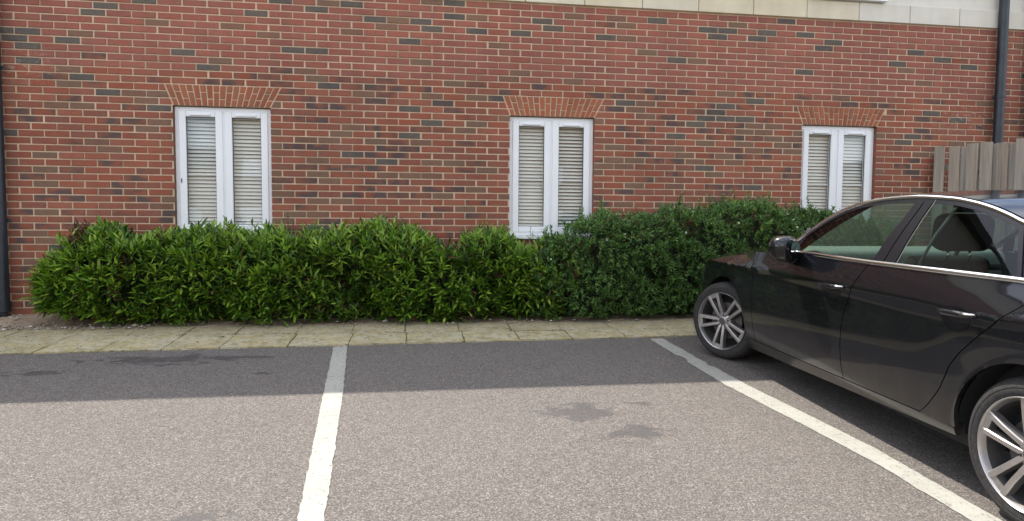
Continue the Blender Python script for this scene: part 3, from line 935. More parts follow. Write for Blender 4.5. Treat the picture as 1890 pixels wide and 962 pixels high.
def basis(d, r):
    d = d.normalized()
    up = Vector((0, 0, 1)) + Vector((r.uniform(-.5, .5), r.uniform(-.9, .1), r.uniform(-.2, .3)))
    s = up.cross(d)
    if s.length < 1e-3: s = Vector((1, 0, 0))
    s.normalize(); u = d.cross(s)
    return Matrix((d, s, u)).transposed()

class Leaves:
    def __init__(self): self.v, self.f, self.m, self.n = [], [], [], 0
    def put(self, shape, pos, M3, mi):
        v, f = shape
        w = v @ np.array(M3).T + np.array(pos)
        self.v.append(w); self.f += [tuple(self.n + i for i in q) for q in f]
        self.m += [mi] * len(f); self.n += len(v)
    def build(self, name, mats, parent, smooth=True):
        o = from_data(name, np.concatenate(self.v) if self.v else [], self.f, mats, parent, smooth, self.m)
        return o

def interp(x, pts): return float(np.interp(x, [p[0] for p in pts], [p[1] for p in pts]))

LAUREL_H = [(.3, .34), (.45, .52), (.6, .70), (.8, .82), (1.1, .87), (1.5, .81), (1.8, .82), (2.15, .86), (2.5, .83), (2.9, .79), (3.3, .86), (3.7, .88), (4.05, .86), (4.35, .81), (4.6, .77), (4.9, .87), (5.15, .84), (5.4, .75), (5.6, .70), (6.0, .62)]
SHRUB_H = [(5.35, .60), (5.6, .78), (5.85, .93), (6.15, 1.07), (6.5, 1.12), (6.8, 1.09), (7.4, 1.15), (7.8, 1.20), (8.1, 1.19), (8.6, 1.14), (9.0, 1.12), (9.7, 1.02), (10.1, .8)]

def hedge_point(r, x, H, yfront, zb, inner=0.0):
    """random point on the rounded front/top of a hedge section, with its outward direction"""
    h = H + .022 * math.sin(x * 7.3) + .018 * math.sin(x * 17.1 + 1)
    yf = yfront + .05 * math.sin(x * 3.7 + 1) + .03 * math.sin(x * 9.1)
    yb = -.05
    R = min(.24, (yb - yf) * .6)
    front, top = h - R - zb, yb - yf - R
    arc = R * math.pi / 2
    t = r.uniform(0, front + arc + top)
    if t < front:
        z = zb + t; y = yf; n = Vector((0, -1, .18))
        y += .06 * max(0, 1 - t / .3) ** 1.5            # tucks in at the foot
    elif t < front + arc:
        a = (t - front) / R
        y = yf + R - R * math.cos(a); z = zb + front + R * math.sin(a); n = Vector((0, -math.cos(a), math.sin(a)))
    else:
        y = yf + R + (t - front - arc); z = h; n = Vector((0, -.1, 1))
    p = Vector((x, y, z)) - n.normalized() * inner
    return p, n.normalized()

# --- the laurel: long leaves in whorls
laurel = empty('laurel_hedge', (2.9, -.35, .05))
tag(laurel, 'bright green long-leaved laurel hedge under the two left windows', 'hedge')
lv = [leaf_shape(.112, .027, .3, .10), leaf_shape(.092, .025, .25, .2), leaf_shape(.125, .030, .2, .28), leaf_shape(.074, .021, .35, .05)]
L0 = Vector((2.9, -.35, .05))
LM = [M['laurel'], M['laurel_tip'], M['laurel_old'], M['dead_leaf']]
r = random.Random(21)
mass = Leaves(); singles = []; twigs = MB()
def laurel_front(x):
    e = max(0, (1.1 - x) / .8)
    return -.66 + .30 * e ** 2
for k in range(3700):
    inner = k >= 2450
    x = r.uniform(.42, 5.85) if k % 9 else r.uniform(.42, 1.1)
    if x > 5.3 and r.random() < (x - 5.3) / .7: continue
    depth = r.uniform(.06, .26) if inner else abs(r.gauss(0, .035)) - .03
    p, n = hedge_point(r, x, interp(x, LAUREL_H), laurel_front(x), .03 + .11 * min(1, max(0, (1.35 - x) / .9)), depth)
    # bays and clefts between the plants
    bay = math.sin(x * 2.9 + 1.1) * math.sin(p.z * 5.2 + x * 1.7) + .6 * math.sin(x * 7.9 + p.z * 9)
    if bay < -.45 and not inner: p -= n * min(.20, (-bay - .45) * .30)
    end = Vector((-1, 0, .15)) * max(0, (.85 - x) / .6) * 1.1
    d = (n * .85 + end + Vector((r.uniform(-.55, .55), r.uniform(-.35, .25), r.uniform(.10, .75) + .75 * min(1, max(0, (p.z - .35) / .5))))).normalized()
    stem = r.uniform(.05, .13)
    if not inner and n.z > .35 and r.random() < .14: stem = r.uniform(.12, .20)
    nl = r.randint(7, 11)
    dead = (Vector((x - .78, 0, p.z - .86)).length < .13 and r.random() < .8) or r.random() < .012
    young = r.random() < .34 and not inner and p.z > .3
    side0 = r.uniform(0, 6.28)
    perp = d.orthogonal().normalized(); perp2 = d.cross(perp)
    if not inner and r.random() < .35:
        twigs.tube([p - L0 - d * .12, p - L0 + d * stem], [.004, .002], 4, cap=False)
    for i in range(nl):
        t = i / (nl - 1)
        a = side0 + i * 2.4
        spread = 1.25 - .85 * t
        ld = (d + (perp * math.cos(a) + perp2 * math.sin(a)) * spread).normalized()
        pos = p + d * stem * t - L0
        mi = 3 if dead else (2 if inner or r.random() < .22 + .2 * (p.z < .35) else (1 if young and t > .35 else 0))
        if r.random() < .006: mi = 3
        si = r.randrange(4); sh = lv[si]; s = r.uniform(.55, 1.22) * (.75 + .25 * (1 - abs(t - .5)))
        M3 = basis(ld, r) * s
        if not inner and n.y < -.5 and len(singles) < 1600 and i in (2, 4) and mi != 2: singles.append((pos, M3, si, mi))
        else: mass.put(sh, pos, M3, mi)
r.shuffle(singles)
singles.sort(key=lambda s: ((s[0] + L0) - CAM_LOC).length)
me_c = {}
for j, (pos, M3, si, mi) in enumerate(singles):
    if j >= 300: mass.put(lv[si], pos, M3, mi); continue
    if (si, mi) not in me_c:
        me = bpy.data.meshes.new('leaf'); me.from_pydata([tuple(q) for q in lv[si][0]], [], lv[si][1]); me.materials.append(LM[mi])
        me.polygons.foreach_set('use_smooth', [True] * len(me.polygons)); me_c[(si, mi)] = me
    o = link_mesh('leaf', me_c[(si, mi)], laurel)
    o.matrix_basis = Matrix.Translation(pos) @ M3.to_4x4()
tag(mass.build('foliage', LM, laurel), kind='stuff')
# stems from the ground; the hedge's inner shade is a dark core below
for k in range(70):
    x = r.uniform(.45, 5.7); y = r.uniform(-.45, -.15)
    q = [Vector((x, y, .04)) - L0]
    dx, dy = r.uniform(-.12, .12), r.uniform(-.10, .05)
    for i in range(1, 5): q.append(q[0] + Vector((dx * i, dy * i * .6, .17 * i)) + Vector((r.uniform(-.02, .02), r.uniform(-.02, .02), 0)))
    twigs.tube(q, [.010, .008, .006, .005, .003], 5, cap=False)
tag(twigs.build('stem', M['twig'], laurel), kind='stuff')

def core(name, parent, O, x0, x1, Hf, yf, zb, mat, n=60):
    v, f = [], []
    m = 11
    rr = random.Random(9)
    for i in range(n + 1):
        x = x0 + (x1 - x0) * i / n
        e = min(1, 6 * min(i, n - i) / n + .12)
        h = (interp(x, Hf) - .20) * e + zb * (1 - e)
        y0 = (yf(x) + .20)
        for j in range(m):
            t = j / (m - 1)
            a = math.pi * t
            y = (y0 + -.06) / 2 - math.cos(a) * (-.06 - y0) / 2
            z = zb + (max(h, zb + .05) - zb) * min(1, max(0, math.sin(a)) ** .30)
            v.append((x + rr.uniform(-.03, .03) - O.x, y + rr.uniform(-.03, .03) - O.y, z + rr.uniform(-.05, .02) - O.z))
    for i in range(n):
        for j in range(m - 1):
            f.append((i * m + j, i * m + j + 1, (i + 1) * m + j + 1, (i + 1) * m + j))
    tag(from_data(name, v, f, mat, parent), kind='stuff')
core('shade_core', laurel, L0, .62, 5.9, LAUREL_H, lambda x: laurel_front(x) + .10, .0, M['core'])  # opaque dark core closes the hedge, its inner shade put into the colour

# --- the denser small-leaved shrub
shrub = empty('small_leaved_hedge', (7.5, -.35, .05)); S0 = Vector((7.5, -.35, .05))
tag(shrub, 'darker green hedge of tiny leaves running behind the car', 'hedge')
SM = [M['shrub'], M['shrub_old'], M['blossom'], M['laurel_tip']]
sl = [small_leaf(.050, .020), small_leaf(.040, .016), small_leaf(.058, .022)]
mass = Leaves(); tw = MB()
for k in range(5200):
    inner = k >= 3600
    x = r.uniform(5.35, 9.9)
    if x < 5.85 and r.random() < (5.85 - x) * 1.1: continue
    zb = .05
    p, n = hedge_point(r, x, interp(x, SHRUB_H), -.70, zb, r.uniform(.06, .2) if inner else abs(r.gauss(0, .035)) - .03)
    lump = math.sin(x * 4.3 + p.z * 2.1) * math.sin(p.z * 8.3 - x * 2.2) + .5 * math.sin(x * 12.7 + p.z * 15)
    if lump < -.25: p -= n * min(.13, (-lump - .25) * .16)
    elif lump > .5: p += n * .035
    d = (n + Vector((r.uniform(-.7, .7), r.uniform(-.4, .3), r.uniform(-.15, .75)))).normalized()
    if n.z > .7 and r.random() < .10:                    # straggling shoots over the top
        ln = r.uniform(.10, .22); tw.tube([p - S0, p - S0 + d * ln], [.0025, .0015], 4, cap=False); nn = 16
    else: ln = r.uniform(.04, .09); nn = r.randint(7, 11)
    perp = d.orthogonal().normalized(); perp2 = d.cross(perp)
    for i in range(nn):
        t = i / (nn - 1); a = i * 2.4 + k
        ld = (d + (perp * math.cos(a) + perp2 * math.sin(a)) * (1.5 - .8 * t)).normalized()
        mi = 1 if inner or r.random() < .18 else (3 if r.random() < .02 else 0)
        mass.put(r.choice(sl), p + d * ln * t - S0, basis(ld, r) * r.uniform(.75, 1.2), mi)
    if not inner and r.random() < (.035 if x < 8 else .07) and n.z > .2:
        for a in range(5):
            mass.put(small_leaf(.017, .015), p + d * (ln + .01) - S0, basis((d * .35 + perp * math.cos(a * 1.257) + perp2 * math.sin(a * 1.257)), r), 2)
tag(mass.build('foliage', SM, shrub, smooth=False), kind='stuff')
for k in range(60):
    x = r.uniform(5.6, 9.7); q0 = Vector((x, r.uniform(-.5, -.2), .03)) - S0
    tw.tube([q0, q0 + Vector((r.uniform(-.1, .1), r.uniform(-.12, .05), .4)), q0 + Vector((r.uniform(-.2, .2), r.uniform(-.2, .05), .85))], [.008, .006, .003], 5, cap=False)
tag(tw.build('stem', M['twig'], shrub), kind='stuff')
core('shade_core', shrub, S0, 5.6, 10.0, SHRUB_H, lambda x: -.62, .0, M['core'])  # same painted dark depth inside the small-leaved hedge

# --- a taller sparse bush against the wall right of the first window
def bush(x, y, h, n, label, mats, seed, wide=.16, name='sparse_bush', lsz=1.0, z0=None):
    q = random.Random(seed)
    o = empty(name, (x, y, .05)); tag(o, label, 'bush')
    lf, st = Leaves(), MB()
    for k in range(n):
        ang = q.uniform(0, 6.28); lean = q.uniform(0, wide)
        top = Vector((math.cos(ang) * lean, math.sin(ang) * lean * .4, h * q.uniform(.72, 1)))
        st.tube([(0, 0, 0), tuple(top * .5 + Vector((0, 0, .03))), tuple(top)], [.006, .004, .002], 5, cap=False)
        for i in range(26):
            t = q.uniform(.45, 1.0)
            p = top * t
            a = q.uniform(0, 6.28)
            lf.put(q.choice(lv[:2] + [lv[3]]), p, basis(Vector((math.cos(a), math.sin(a), q.uniform(.3, 1.2))), q) * (.55 * lsz * q.uniform(.7, 1.2)), q.choice([0, 0, 1]))
    tag(lf.build('foliage', mats, o), kind='stuff'); st.build('stem', M['twig'], o)
    return o
bush(2.78, -.14, 1.12, 9, 'sparse upright bush rising from the laurel just right of the first window', [M['shrub'], M['laurel_old']], 5)
bush(4.88, -.20, 1.10, 4, 'short dark shoots poking out of the laurel left of the middle window', [M['laurel'], M['laurel_old']], 8, .07)
bush(6.08, -.24, 1.25, 5, 'tall twiggy bush in front of the right edge of the middle window', [M['shrub'], M['shrub_old']], 12, .12, lsz=.8)
bush(5.42, -.40, .98, 3, 'little bush between the two hedges below the middle window', [M['laurel_tip'], M['laurel']], 17, .06)

# --- weeds along the slab edge, moss in the joints
def weed(x, y, n, s, label, seed, mats):
    q = random.Random(seed)
    z = max(gz(y) + .016, soil_z(x, y) if y > -.7 else 0)
    o = empty('weed', (x, y, z)); tag(o, label, 'weed')
    lf = Leaves()
    for i in range(n):
        a = q.uniform(0, 6.28)
        lf.put(lv[3], Vector((q.uniform(-.4, .4) * s, q.uniform(-.2, .2) * s, q.uniform(0, .5) * s)), basis(Vector((math.cos(a), math.sin(a), q.uniform(.1, 1.0))), q) * (s * q.uniform(4, 7)), 0)
    lf.build('foliage', mats, o)
weed(5.62, -.72, 26, .10, 'yellow green weed on the slab edge between the two hedges', 1, M['weed'])
weed(1.78, -.66, 34, .12, 'low leafy weed sprawling under the left part of the laurel hedge', 2, M['laurel'])
weed(2.52, -.66, 22, .10, 'small weed at the slab edge below the first window', 3, M['laurel_tip'])
weed(4.62, -.69, 14, .08, 'tiny pale weed by the slabs below the middle of the hedge', 4, M['weed'])
weed(2.40, -1.42, 16, .06, 'weed growing in a joint of the front slabs', 6, M['moss'])
lf = Leaves(); q = random.Random(8)
for j in joints:
    for row in (0, 1):
        for k in range(q.choice([0, 3, 8, 14])):
            t = q.random(); y = pav_y(row, j) * (1 - t) + pav_y(row + 1, j) * t
            lf.put(small_leaf(.018, .010), Vector((j + q.uniform(-.012, .012), y, gz(y) + .008)), basis(Vector((q.uniform(-1, 1), q.uniform(-1, 1), .7)), q), 0)
for k in range(500):
    x = q.uniform(0, 9); y = pav_y(1, x) + q.uniform(-.008, .008)
    if math.sin(x * 5) + math.sin(x * 13.7) > .2: lf.put(small_leaf(.016, .010), Vector((x, y, gz(y) + .008)), basis(Vector((q.uniform(-1, 1), q.uniform(-1, 1), .7)), q), 0)
ll = Leaves(); q = random.Random(77)
for k in range(520):
    x = q.uniform(-.4, 7.6)
    y = q.choice([q.uniform(-.72, -.60), q.uniform(-.85, -.60), q.uniform(-1.58, -.7), q.gauss(-1.62, .03)] + ([q.uniform(-2.6, -1.6)] if k % 3 == 0 else []))
    if y > -.60 or y < -2.6: continue
    z = (gz(y) + .024) if y > pav_y(2, x) else gz(y) + .005
    ll.put(small_leaf(q.uniform(.010, .030), q.uniform(.006, .012)), Vector((x, y, z)), basis(Vector((q.uniform(-1, 1), q.uniform(-1, 1), q.uniform(0, .35))), q), 0)
tag(ll.build('leaf_litter', M['litter'], None), 'dry leaf litter and twigs along the foot of the hedge and kerb', kind='stuff')
o = lf.build('moss', M['moss'], None); tag(o, 'moss and tiny weeds in the slab joints', kind='stuff')

# ------------------------------------------------------------------ the car (local axes: X forward, Y left, Z up; origin below the rear axle)
def paint_car():
    m = NT('dark metallic paint')
    P = m.coords('Object')
    sep = m.n("ShaderNodeSeparateXYZ"); m.set(sep.inputs[0], P)
    fl = m.noise(P, 900, 2, .7)
    base = m.ramp(fl, [(.3, (.0035, .0045, .006)), (.7, (.008, .008, .0105))])
    dust = m.noise(m.mapping(P, (7, 7, 1.1)), 1.3, 6, .65)
    low = m.ramp(sep.outputs[2], [(.20, .24), (.36, .12), (.50, .02), (.95, .004)])
    k = m.math('MULTIPLY', low, m.ramp(dust, [(.25, .45), (.7, 1.25)]), clamp=True)
    c = m.mix(k, base, (.17, .145, .115))
    rg = m.math('ADD', .26, m.math('MULTIPLY', k, .45))
    b = m.bsdf(c, rg, metallic=0.0, spec=.08)
    b.inputs['Coat Weight'].default_value = 1.0
    m.set(b.inputs['Coat Roughness'], m.math('ADD', .035, m.math('MULTIPLY', k, .55)))
    return m.mat
C = {'paint': paint_car(),
     'chrome': simple('bright trim', (.80, .80, .80), .14, metallic=1, var=.02),
     'black': simple('black trim', (.007, .007, .010), .22, spec=.35, var=.1),
     'rubber': simple('tyre rubber', (.036, .034, .033), .82, spec=.3, var=.35, scale=60),
     'plastic': simple('dark liner', (.013, .013, .014), .85),
     'alloy': simple('silver alloy', (.47, .445, .425), .36, metallic=.85, var=.08, scale=14),
     'alloy_dark': simple('grey alloy recess', (.10, .096, .095), .5, metallic=.5, var=.1),
     'alloy_side': simple('alloy spoke flank', (.24, .23, .22), .45, metallic=.7, var=.1),
     'disc': simple('brake disc', (.12, .11, .105), .5, metallic=.7),
     'seat': simple('dark seat cloth', (.006, .0065, .0075), .85, var=.2, scale=120),
     'dash': simple('dashboard with sky reflection', (.22, .25, .22), .7, var=.08),  # sky reflection on the windscreen is put into this pale green
     'light': simple('lamp lens', (.06, .065, .07), .12, coat=1),
     'tail': simple('red lamp lens', (.30, .012, .012), .12, coat=1),
     'pillar': simple('grey pillar lining', (.13, .14, .13), .8)}
C['seal_grey'] = simple('grey seal', (.10, .10, .10), .6)
C['mirror'] = simple('mirror glass', (.10, .115, .14), .08, metallic=1, var=.02)
C['glass'] = glass_mat('car glass', (.52, .62, .57), mult=.85)
C['glass_dark'] = glass_mat('tinted rear glass', (.44, .53, .51), mult=.8)

fw = Vector((.0140168, .9986975, .0490588)).normalized()
rt = fw.cross(Vector((0, 0, 1))).normalized(); up = rt.cross(fw); lf = -rt
CO = Vector((7.56014, -5.18644, -.22960))
MIR = (1.76, .985, 1.042)
car = empty('parked_car')
car.matrix_world = Matrix(((fw.x, lf.x, up.x, CO.x), (fw.y, lf.y, up.y, CO.y), (fw.z, lf.z, up.z, CO.z), (0, 0, 0, 1)))
tag(car, 'dark dusty saloon car parked nose to the hedge with bright window trim', 'car')

WBASE, WR = 2.853, .33
def ip(x, pts): return float(np.interp(x, [p[0] for p in pts], [p[1] for p in pts]))
def smooth_ip(x, pts):
    xs = [p[0] for p in pts]; ys = [p[1] for p in pts]
    if x <= xs[0]: return ys[0]
    if x >= xs[-1]: return ys[-1]
    i = max(j for j in range(len(xs)) if xs[j] <= x); i = min(i, len(xs) - 2)
    h = xs[i + 1] - xs[i]; t = (x - xs[i]) / h
    def m(j):
        if j == 0 or j == len(xs) - 1: return 0
        a = (ys[j] - ys[j - 1]) / (xs[j] - xs[j - 1]); b = (ys[j + 1] - ys[j]) / (xs[j + 1] - xs[j])
        return 0 if a * b <= 0 else 2 * a * b / (a + b)
    t2, t3 = t * t, t * t * t
    return (2 * t3 - 3 * t2 + 1) * ys[i] + (t3 - 2 * t2 + t) * h * m(i) + (-2 * t3 + 3 * t2) * ys[i + 1] + (t3 - t2) * h * m(i + 1)
PLAN = [(-1.02, .45), (-.98, .60), (-.88, .74), (-.65, .835), (-.3, .885), (0, .905), (.4, .912), (1.4, .915), (2.3, .912), (2.85, .908), (3.1, .898), (3.3, .872), (3.46, .825), (3.6, .745), (3.72, .62), (3.80, .42)]
def crease(s): return .842 + .020 * (2.4 - s)
def Ys(s, z):
    zc = crease(s)
    sec = [(.16, -.10), (.22, -.070), (.275, -.040), (.30, -.030), (.34, -.020), (.42, -.006), (.54, .0), (.66, -.004), (zc - .07, -.014), (zc - .018, -.008), (zc, .002), (zc + .02, -.006), (zc + .08, -.022), (1.03, -.050), (1.10, -.075)]
    y = smooth_ip(s, PLAN) + smooth_ip(z, sec)
    k = min(1, max(0, (s - 2.36) / .45)); k = k * k * (3 - 2 * k)
    if z > zc: y -= (z - zc) * 1.35 * k                      # the wing rolls over into the bonnet
    k = min(1, max(0, (.75 - s) / .7)) * min(1, max(0, (s + .95) / .5)); k = k * k * (3 - 2 * k)
    return y + .034 * k * math.exp(-((z - .80) / .13) ** 2)  # rear haunch
BELT = [(-1.0, 1.045), (-.36, 1.058), (.14, 1.052), (.38, 1.046), (.71, 1.037), (.905, 1.032), (1.12, 1.026), (1.37, 1.022), (1.65, 1.018), (1.82, 1.014), (2.05, 1.002), (2.4, .972)]
def belt(s): return smooth_ip(s, BELT)
ARC = [(-.62, 1.056), (-.40, 1.10), (-.15, 1.175), (.10, 1.247), (.287, 1.301), (.384, 1.332), (.49, 1.360), (.597, 1.381), (.746, 1.399), (.975, 1.406), (1.221, 1.391), (1.393, 1.366), (1.563, 1.317), (1.644, 1.279), (1.724, 1.236), (1.792, 1.190), (1.88, 1.125), (1.97, 1.055), (2.03, 1.005)]
def arc(s): return smooth_ip(s, ARC)
def Yg(s, z):
    return .866 - .50 * (z - 1.03) - .10 * max(0, (.1 - s)) ** 1.5 - .04 * max(0, s - 1.4)

def grid_obj(name, P, ns, nz, mat, parent, thick=.0, both=True, smooth=True, flip=False, mats=None):
    """P(a,b)->(x,y,z) for the left side; with thickness the edges are returned inwards"""
    objs = []
    pts = [[P(i / ns, j / nz) for j in range(nz + 1)] for i in range(ns + 1)]
    for side in ((1, -1) if both else (1,)):
        v = [(p[0], p[1] * side, p[2]) for row in pts for p in row]
        n = nz + 1
        f = [(i * n + j, i * n + j + 1, (i + 1) * n + j + 1, (i + 1) * n + j) for i in range(ns) for j in range(nz)]
        if thick:
            ring = [(0, j) for j in range(nz + 1)] + [(i, nz) for i in range(1, ns + 1)] + [(ns, j) for j in range(nz - 1, -1, -1)] + [(i, 0) for i in range(ns - 1, 0, -1)]
            k = len(v)
            for (i, j) in ring:
                p = pts[i][j]; v.append((p[0], (p[1] - thick) * side, p[2]))
            for q in range(len(ring)):
                q2 = (q + 1) % len(ring)
                f.append((ring[q][0] * n + ring[q][1], k + q, k + q2, ring[q2][0] * n + ring[q2][1]))
        me = bpy.data.meshes.new(name); me.from_pydata(v, [], f)
        o = link_mesh(name, me, parent, mat)
        bm = bmesh.new(); bm.from_mesh(me)
        bmesh.ops.recalc_face_normals(bm, faces=bm.faces)
        if bm.faces:
            c = bm.faces[(ns // 2) * nz + nz // 2] if False else None
        for fc in bm.faces: fc.smooth = smooth
        for e in bm.edges:
            if len(e.link_faces) == 2 and e.calc_face_angle(0) > .6: e.smooth = False
        bm.to_mesh(me); bm.free()
        objs.append(o)
    return objs

def panel(name, sL, sR, zB, zT, ns, nz, mat=None, thick=.022, off=0.0, both=True, Yf=None):
    Yf = Yf or Ys
    def P(a, b):
        z = .6
        for _ in range(14):
            s = sL(z) + (sR(z) - sL(z)) * a
            z = zB(s) + (zT(s) - zB(s)) * b
        return (s, Yf(s, z) + off, z)
    return grid_obj(name, P, ns, nz, mat or C['paint'], car, thick, both)

G = .0035
def sill_top(s): return .278 + .0165 * (2.44 - s)
def sill_bot(s): return .190 + .040 * (2.3 - s)
def arch(s, c, r, base):
    d = abs(s - c)
    return max(base, WR + math.sqrt(max(0, r * r - d * d))) if d < r else base
AR = .385
def frontline(z): return ip(z, [(.28, 2.312), (.343, 2.319), (.80, 2.375), (1.0, 2.39)])
def bline(z): return ip(z, [(.28, 1.232), (.33, 1.234), (.50, 1.247), (.63, 1.25), (.74, 1.235), (.84, 1.20), (.93, 1.15), (.99, 1.115), (1.04, 1.085)])
def rline(z): return ip(z, [(.28, .66), (.31, .615), (.346, .573), (.40, .525), (.473, .474), (.54, .447), (.609, .422), (.68, .37), (.745, .305), (.84, .205), (.927, .115), (1.0, .03), (1.05, -.03)])
fd_ = panel('front_door', lambda z: bline(z) + G, lambda z: frontline(z) - G, lambda s: sill_top(s) + .006, lambda s: belt(s) - .006, 34, 26)
rd_ = panel('rear_door', lambda z: rline(z) + G, lambda z: bline(z) - G, lambda s: sill_top(s) + .006, lambda s: belt(s) - .006, 34, 26)
def zs(s): return smooth_ip(s, [(2.0, .985), (2.4, .955), (2.65, .925), (2.9, .882), (3.1, .838), (3.3, .785), (3.5, .72), (3.66, .67), (3.80, .63)])
panel('front_wing', lambda z: frontline(z) + G, lambda z: ip(z, [(.3, 3.232), (.56, 3.236), (.66, 3.36), (.8, 3.30)]), lambda s: arch(s, WBASE, AR, sill_top(s) + .006 if s < WBASE else .44), lambda s: zs(s), 64, 18)
panel('sill', lambda z: .398, lambda z: 2.50, lambda s: sill_bot(s), lambda s: sill_top(s), 40, 5)
def rear_wing():
    outer, inner = [], []
    N = 80
    oc = [(rline(z), z) for z in np.linspace(.302, 1.045, 30)] + [(s, belt(s) - .004) for s in np.linspace(-.06, -.72, 20)] + [(-.722, z) for z in np.linspace(1.0, .40, 14)]
    oc = [(s - (G if z < 1.045 and s > -.02 else 0), z) for s, z in oc]
    ic = [(AR, z) for z in np.linspace(sill_top(AR) + .002, WR, 4)] + [(AR * math.cos(t), WR + AR * math.sin(t)) for t in np.linspace(.03, math.pi - .12, 60)] + [(-AR * .995, .40)]
    def resample(c):
        d = [0]
        for p, q in zip(c, c[1:]): d.append(d[-1] + math.hypot(q[0] - p[0], q[1] - p[1]))
        return [(float(np.interp(d[-1] * i / N, d, [p[0] for p in c])), float(np.interp(d[-1] * i / N, d, [p[1] for p in c]))) for i in range(N + 1)]
    oc, ic = resample(oc), resample(ic)
    def P(a, b):
        i = int(round(a * N)); s = ic[i][0] + (oc[i][0] - ic[i][0]) * b; z = ic[i][1] + (oc[i][1] - ic[i][1]) * b
        return (s, Ys(s, z) + .004 * max(0, 1 - b * 7), z)
    return grid_obj('rear_wing', P, N, 22, C['paint'], car, .022)
rear_wing()
panel('front_bumper', lambda z: 3.240, lambda z: 3.80, lambda s: .21, lambda s: ip(s, [(3.24, .58), (3.5, .62), (3.80, .60)]), 22, 12)
panel('rear_bumper', lambda z: -1.015, lambda z: -.724, lambda s: .26, lambda s: .66, 12, 8)
panel('tail_wing', lambda z: -1.0, lambda z: -.724, lambda s: .664, lambda s: belt(s) - .03, 12, 6, mat=C['tail'])
hl_ = panel('headlight', lambda z: 3.368 if z > .66 else 3.245, lambda z: 3.76, lambda s: ip(s, [(3.24, .585), (3.5, .625), (3.80, .605)]), lambda s: zs(s) - .004, 14, 8, mat=C['light'])

# bonnet and the tops of the wings
def zc_(s): return smooth_ip(s, [(1.95, 1.02), (2.2, 1.012), (2.4, 1.004), (2.65, .990), (2.9, .968), (3.1, .942), (3.3, .910), (3.5, .872), (3.65, .825), (3.78, .74)])
def top_pt(s, t):
    y0 = Ys(s, zs(s)) - .001
    y = y0 * (1 - t)
    return (s, y, zs(s) + (zc_(s) - zs(s)) * (1 - (1 - t) ** 3.2))
BT = .20
grid_obj('wing_top', lambda a, b: top_pt(2.02 + (3.72 - 2.02) * a, BT * .985 * b), 30, 6, C['paint'], car, 0)
def bonnet_P(a, b):
    s = 2.12 + (3.78 - 2.12) * a
    t = BT * 1.015 + (1 - BT * 1.015) * b
    return top_pt(s, t)
def full_top(name, P, ns, nt, mat):
    """closed surface from the left edge over the middle to the right edge"""
    v, f = [], []
    for i in range(ns + 1):
        row = [P(i / ns, j / nt) for j in range(nt + 1)]
        full = row + [(x, -y, z) for x, y, z in reversed(row[:-1])]
        v += full
        m = len(full)
    for i in range(ns):
        for j in range(m - 1): f.append((i * m + j, (i + 1) * m + j, (i + 1) * m + j + 1, i * m + j + 1))
    return from_data(name, v, f, mat, car, True)
full_top('bonnet', bonnet_P, 26, 14, C['paint'])

# grille and nose
mb = MB(); mb.box(3.77, 3.805, -.44, .44, .30, .66); mb.build('grille', C['black'], car, bevel=.02)

# roof and screens
def zroof(s): return smooth_ip(s, [(-.15, 1.372), (.1, 1.412), (.4, 1.441), (.7, 1.455), (.9, 1.458), (1.1, 1.453), (1.27, 1.437)])
def roof_P(a, b):
    s = -.12 + (1.25 + .12) * a
    e = arc(s) + .014
    y0 = Yg(s, e) - .004
    front = max(0, (a - .72) / .28); s2 = s + (.0) + b * .04 * front - b * .0
    return (s2, y0 * (1 - b), e + (zroof(s) - e) * (1 - (1 - b) ** 2.3))
full_top('roof', roof_P, 34, 16, C['paint'])
def ws_top(t):                      # t 0 side .. 1 middle
    p = roof_P(1.0, .07 + .93 * t); return (p[0] + .004, p[1], p[2] - .004)
def ws_bot(t):
    y = .735 * (1 - t); return (2.03 + .20 * (1 - (1 - t) ** 2), y, .992 + .012 * t)
full_top('windscreen', lambda a, b: tuple(np.array(ws_bot(b)) * (1 - a) + np.array(ws_top(b)) * a + np.array((0.0, 0, .030 * math.sin(math.pi * a)))), 12, 12, C['glass'])
def rs_top(t):
    p = roof_P(0.0, .10 + .90 * t); return (p[0] - .004, p[1], p[2] - .004)
full_top('rear_screen', lambda a, b: tuple(np.array((-.80 - .03 * b, .66 * (1 - b), 1.07 + .015 * b)) * (1 - a) + np.array(rs_top(b)) * a + np.array((0, 0, .02 * math.sin(math.pi * a)))), 10, 10, C['glass_dark'])
def strip_surface(name, E0, E1, ns, mat, nb=3):
    def P(a, b):
        p, q = np.array(E0(a)), np.array(E1(a)); return tuple(p * (1 - b) + q * b)
    return grid_obj(name, P, ns, nb, mat, car, 0)
def apill_out(a):
    s = 1.25 + (2.03 - 1.25) * a; e = arc(s) + .010
    return (s, Yg(s, e) - .002, e)
def apill_in(a):
    p, q = np.array(ws_top(0)), np.array(ws_bot(0)); return tuple(p * (1 - a) + q * a + np.array((.0, .0, .030 * math.sin(math.pi * a) * .9)))
strip_surface('front_pillar', apill_out, apill_in, 24, C['paint'])
def cp_out(a):
    s = -.12 - (.74 - .12) * a; e = arc(s) + .010
    return (s, Yg(s, e) - .002, e)
def cp_in(a):
    p, q = np.array(rs_top(0)), np.array((-.80, .66, 1.07)); return tuple(p * (1 - a) + q * a + np.array((0, 0, .02 * math.sin(math.pi * a))))
strip_surface('rear_pillar', cp_out, cp_in, 16, C['paint'])
full_top('boot_lid', lambda a, b: (-.70 - .31 * a, (.80 - .18 * a) * (1 - b), 1.052 - .02 * a + (.028 - .01 * a) * (1 - (1 - b) ** 2.5)), 8, 10, C['paint'])
full_top('boot_face', lambda a, b: (-1.01 - .01 * math.sin(a * 3.1), (.62 - .02 * a) * (1 - b), 1.03 - .40 * a), 5, 8, C['paint'])

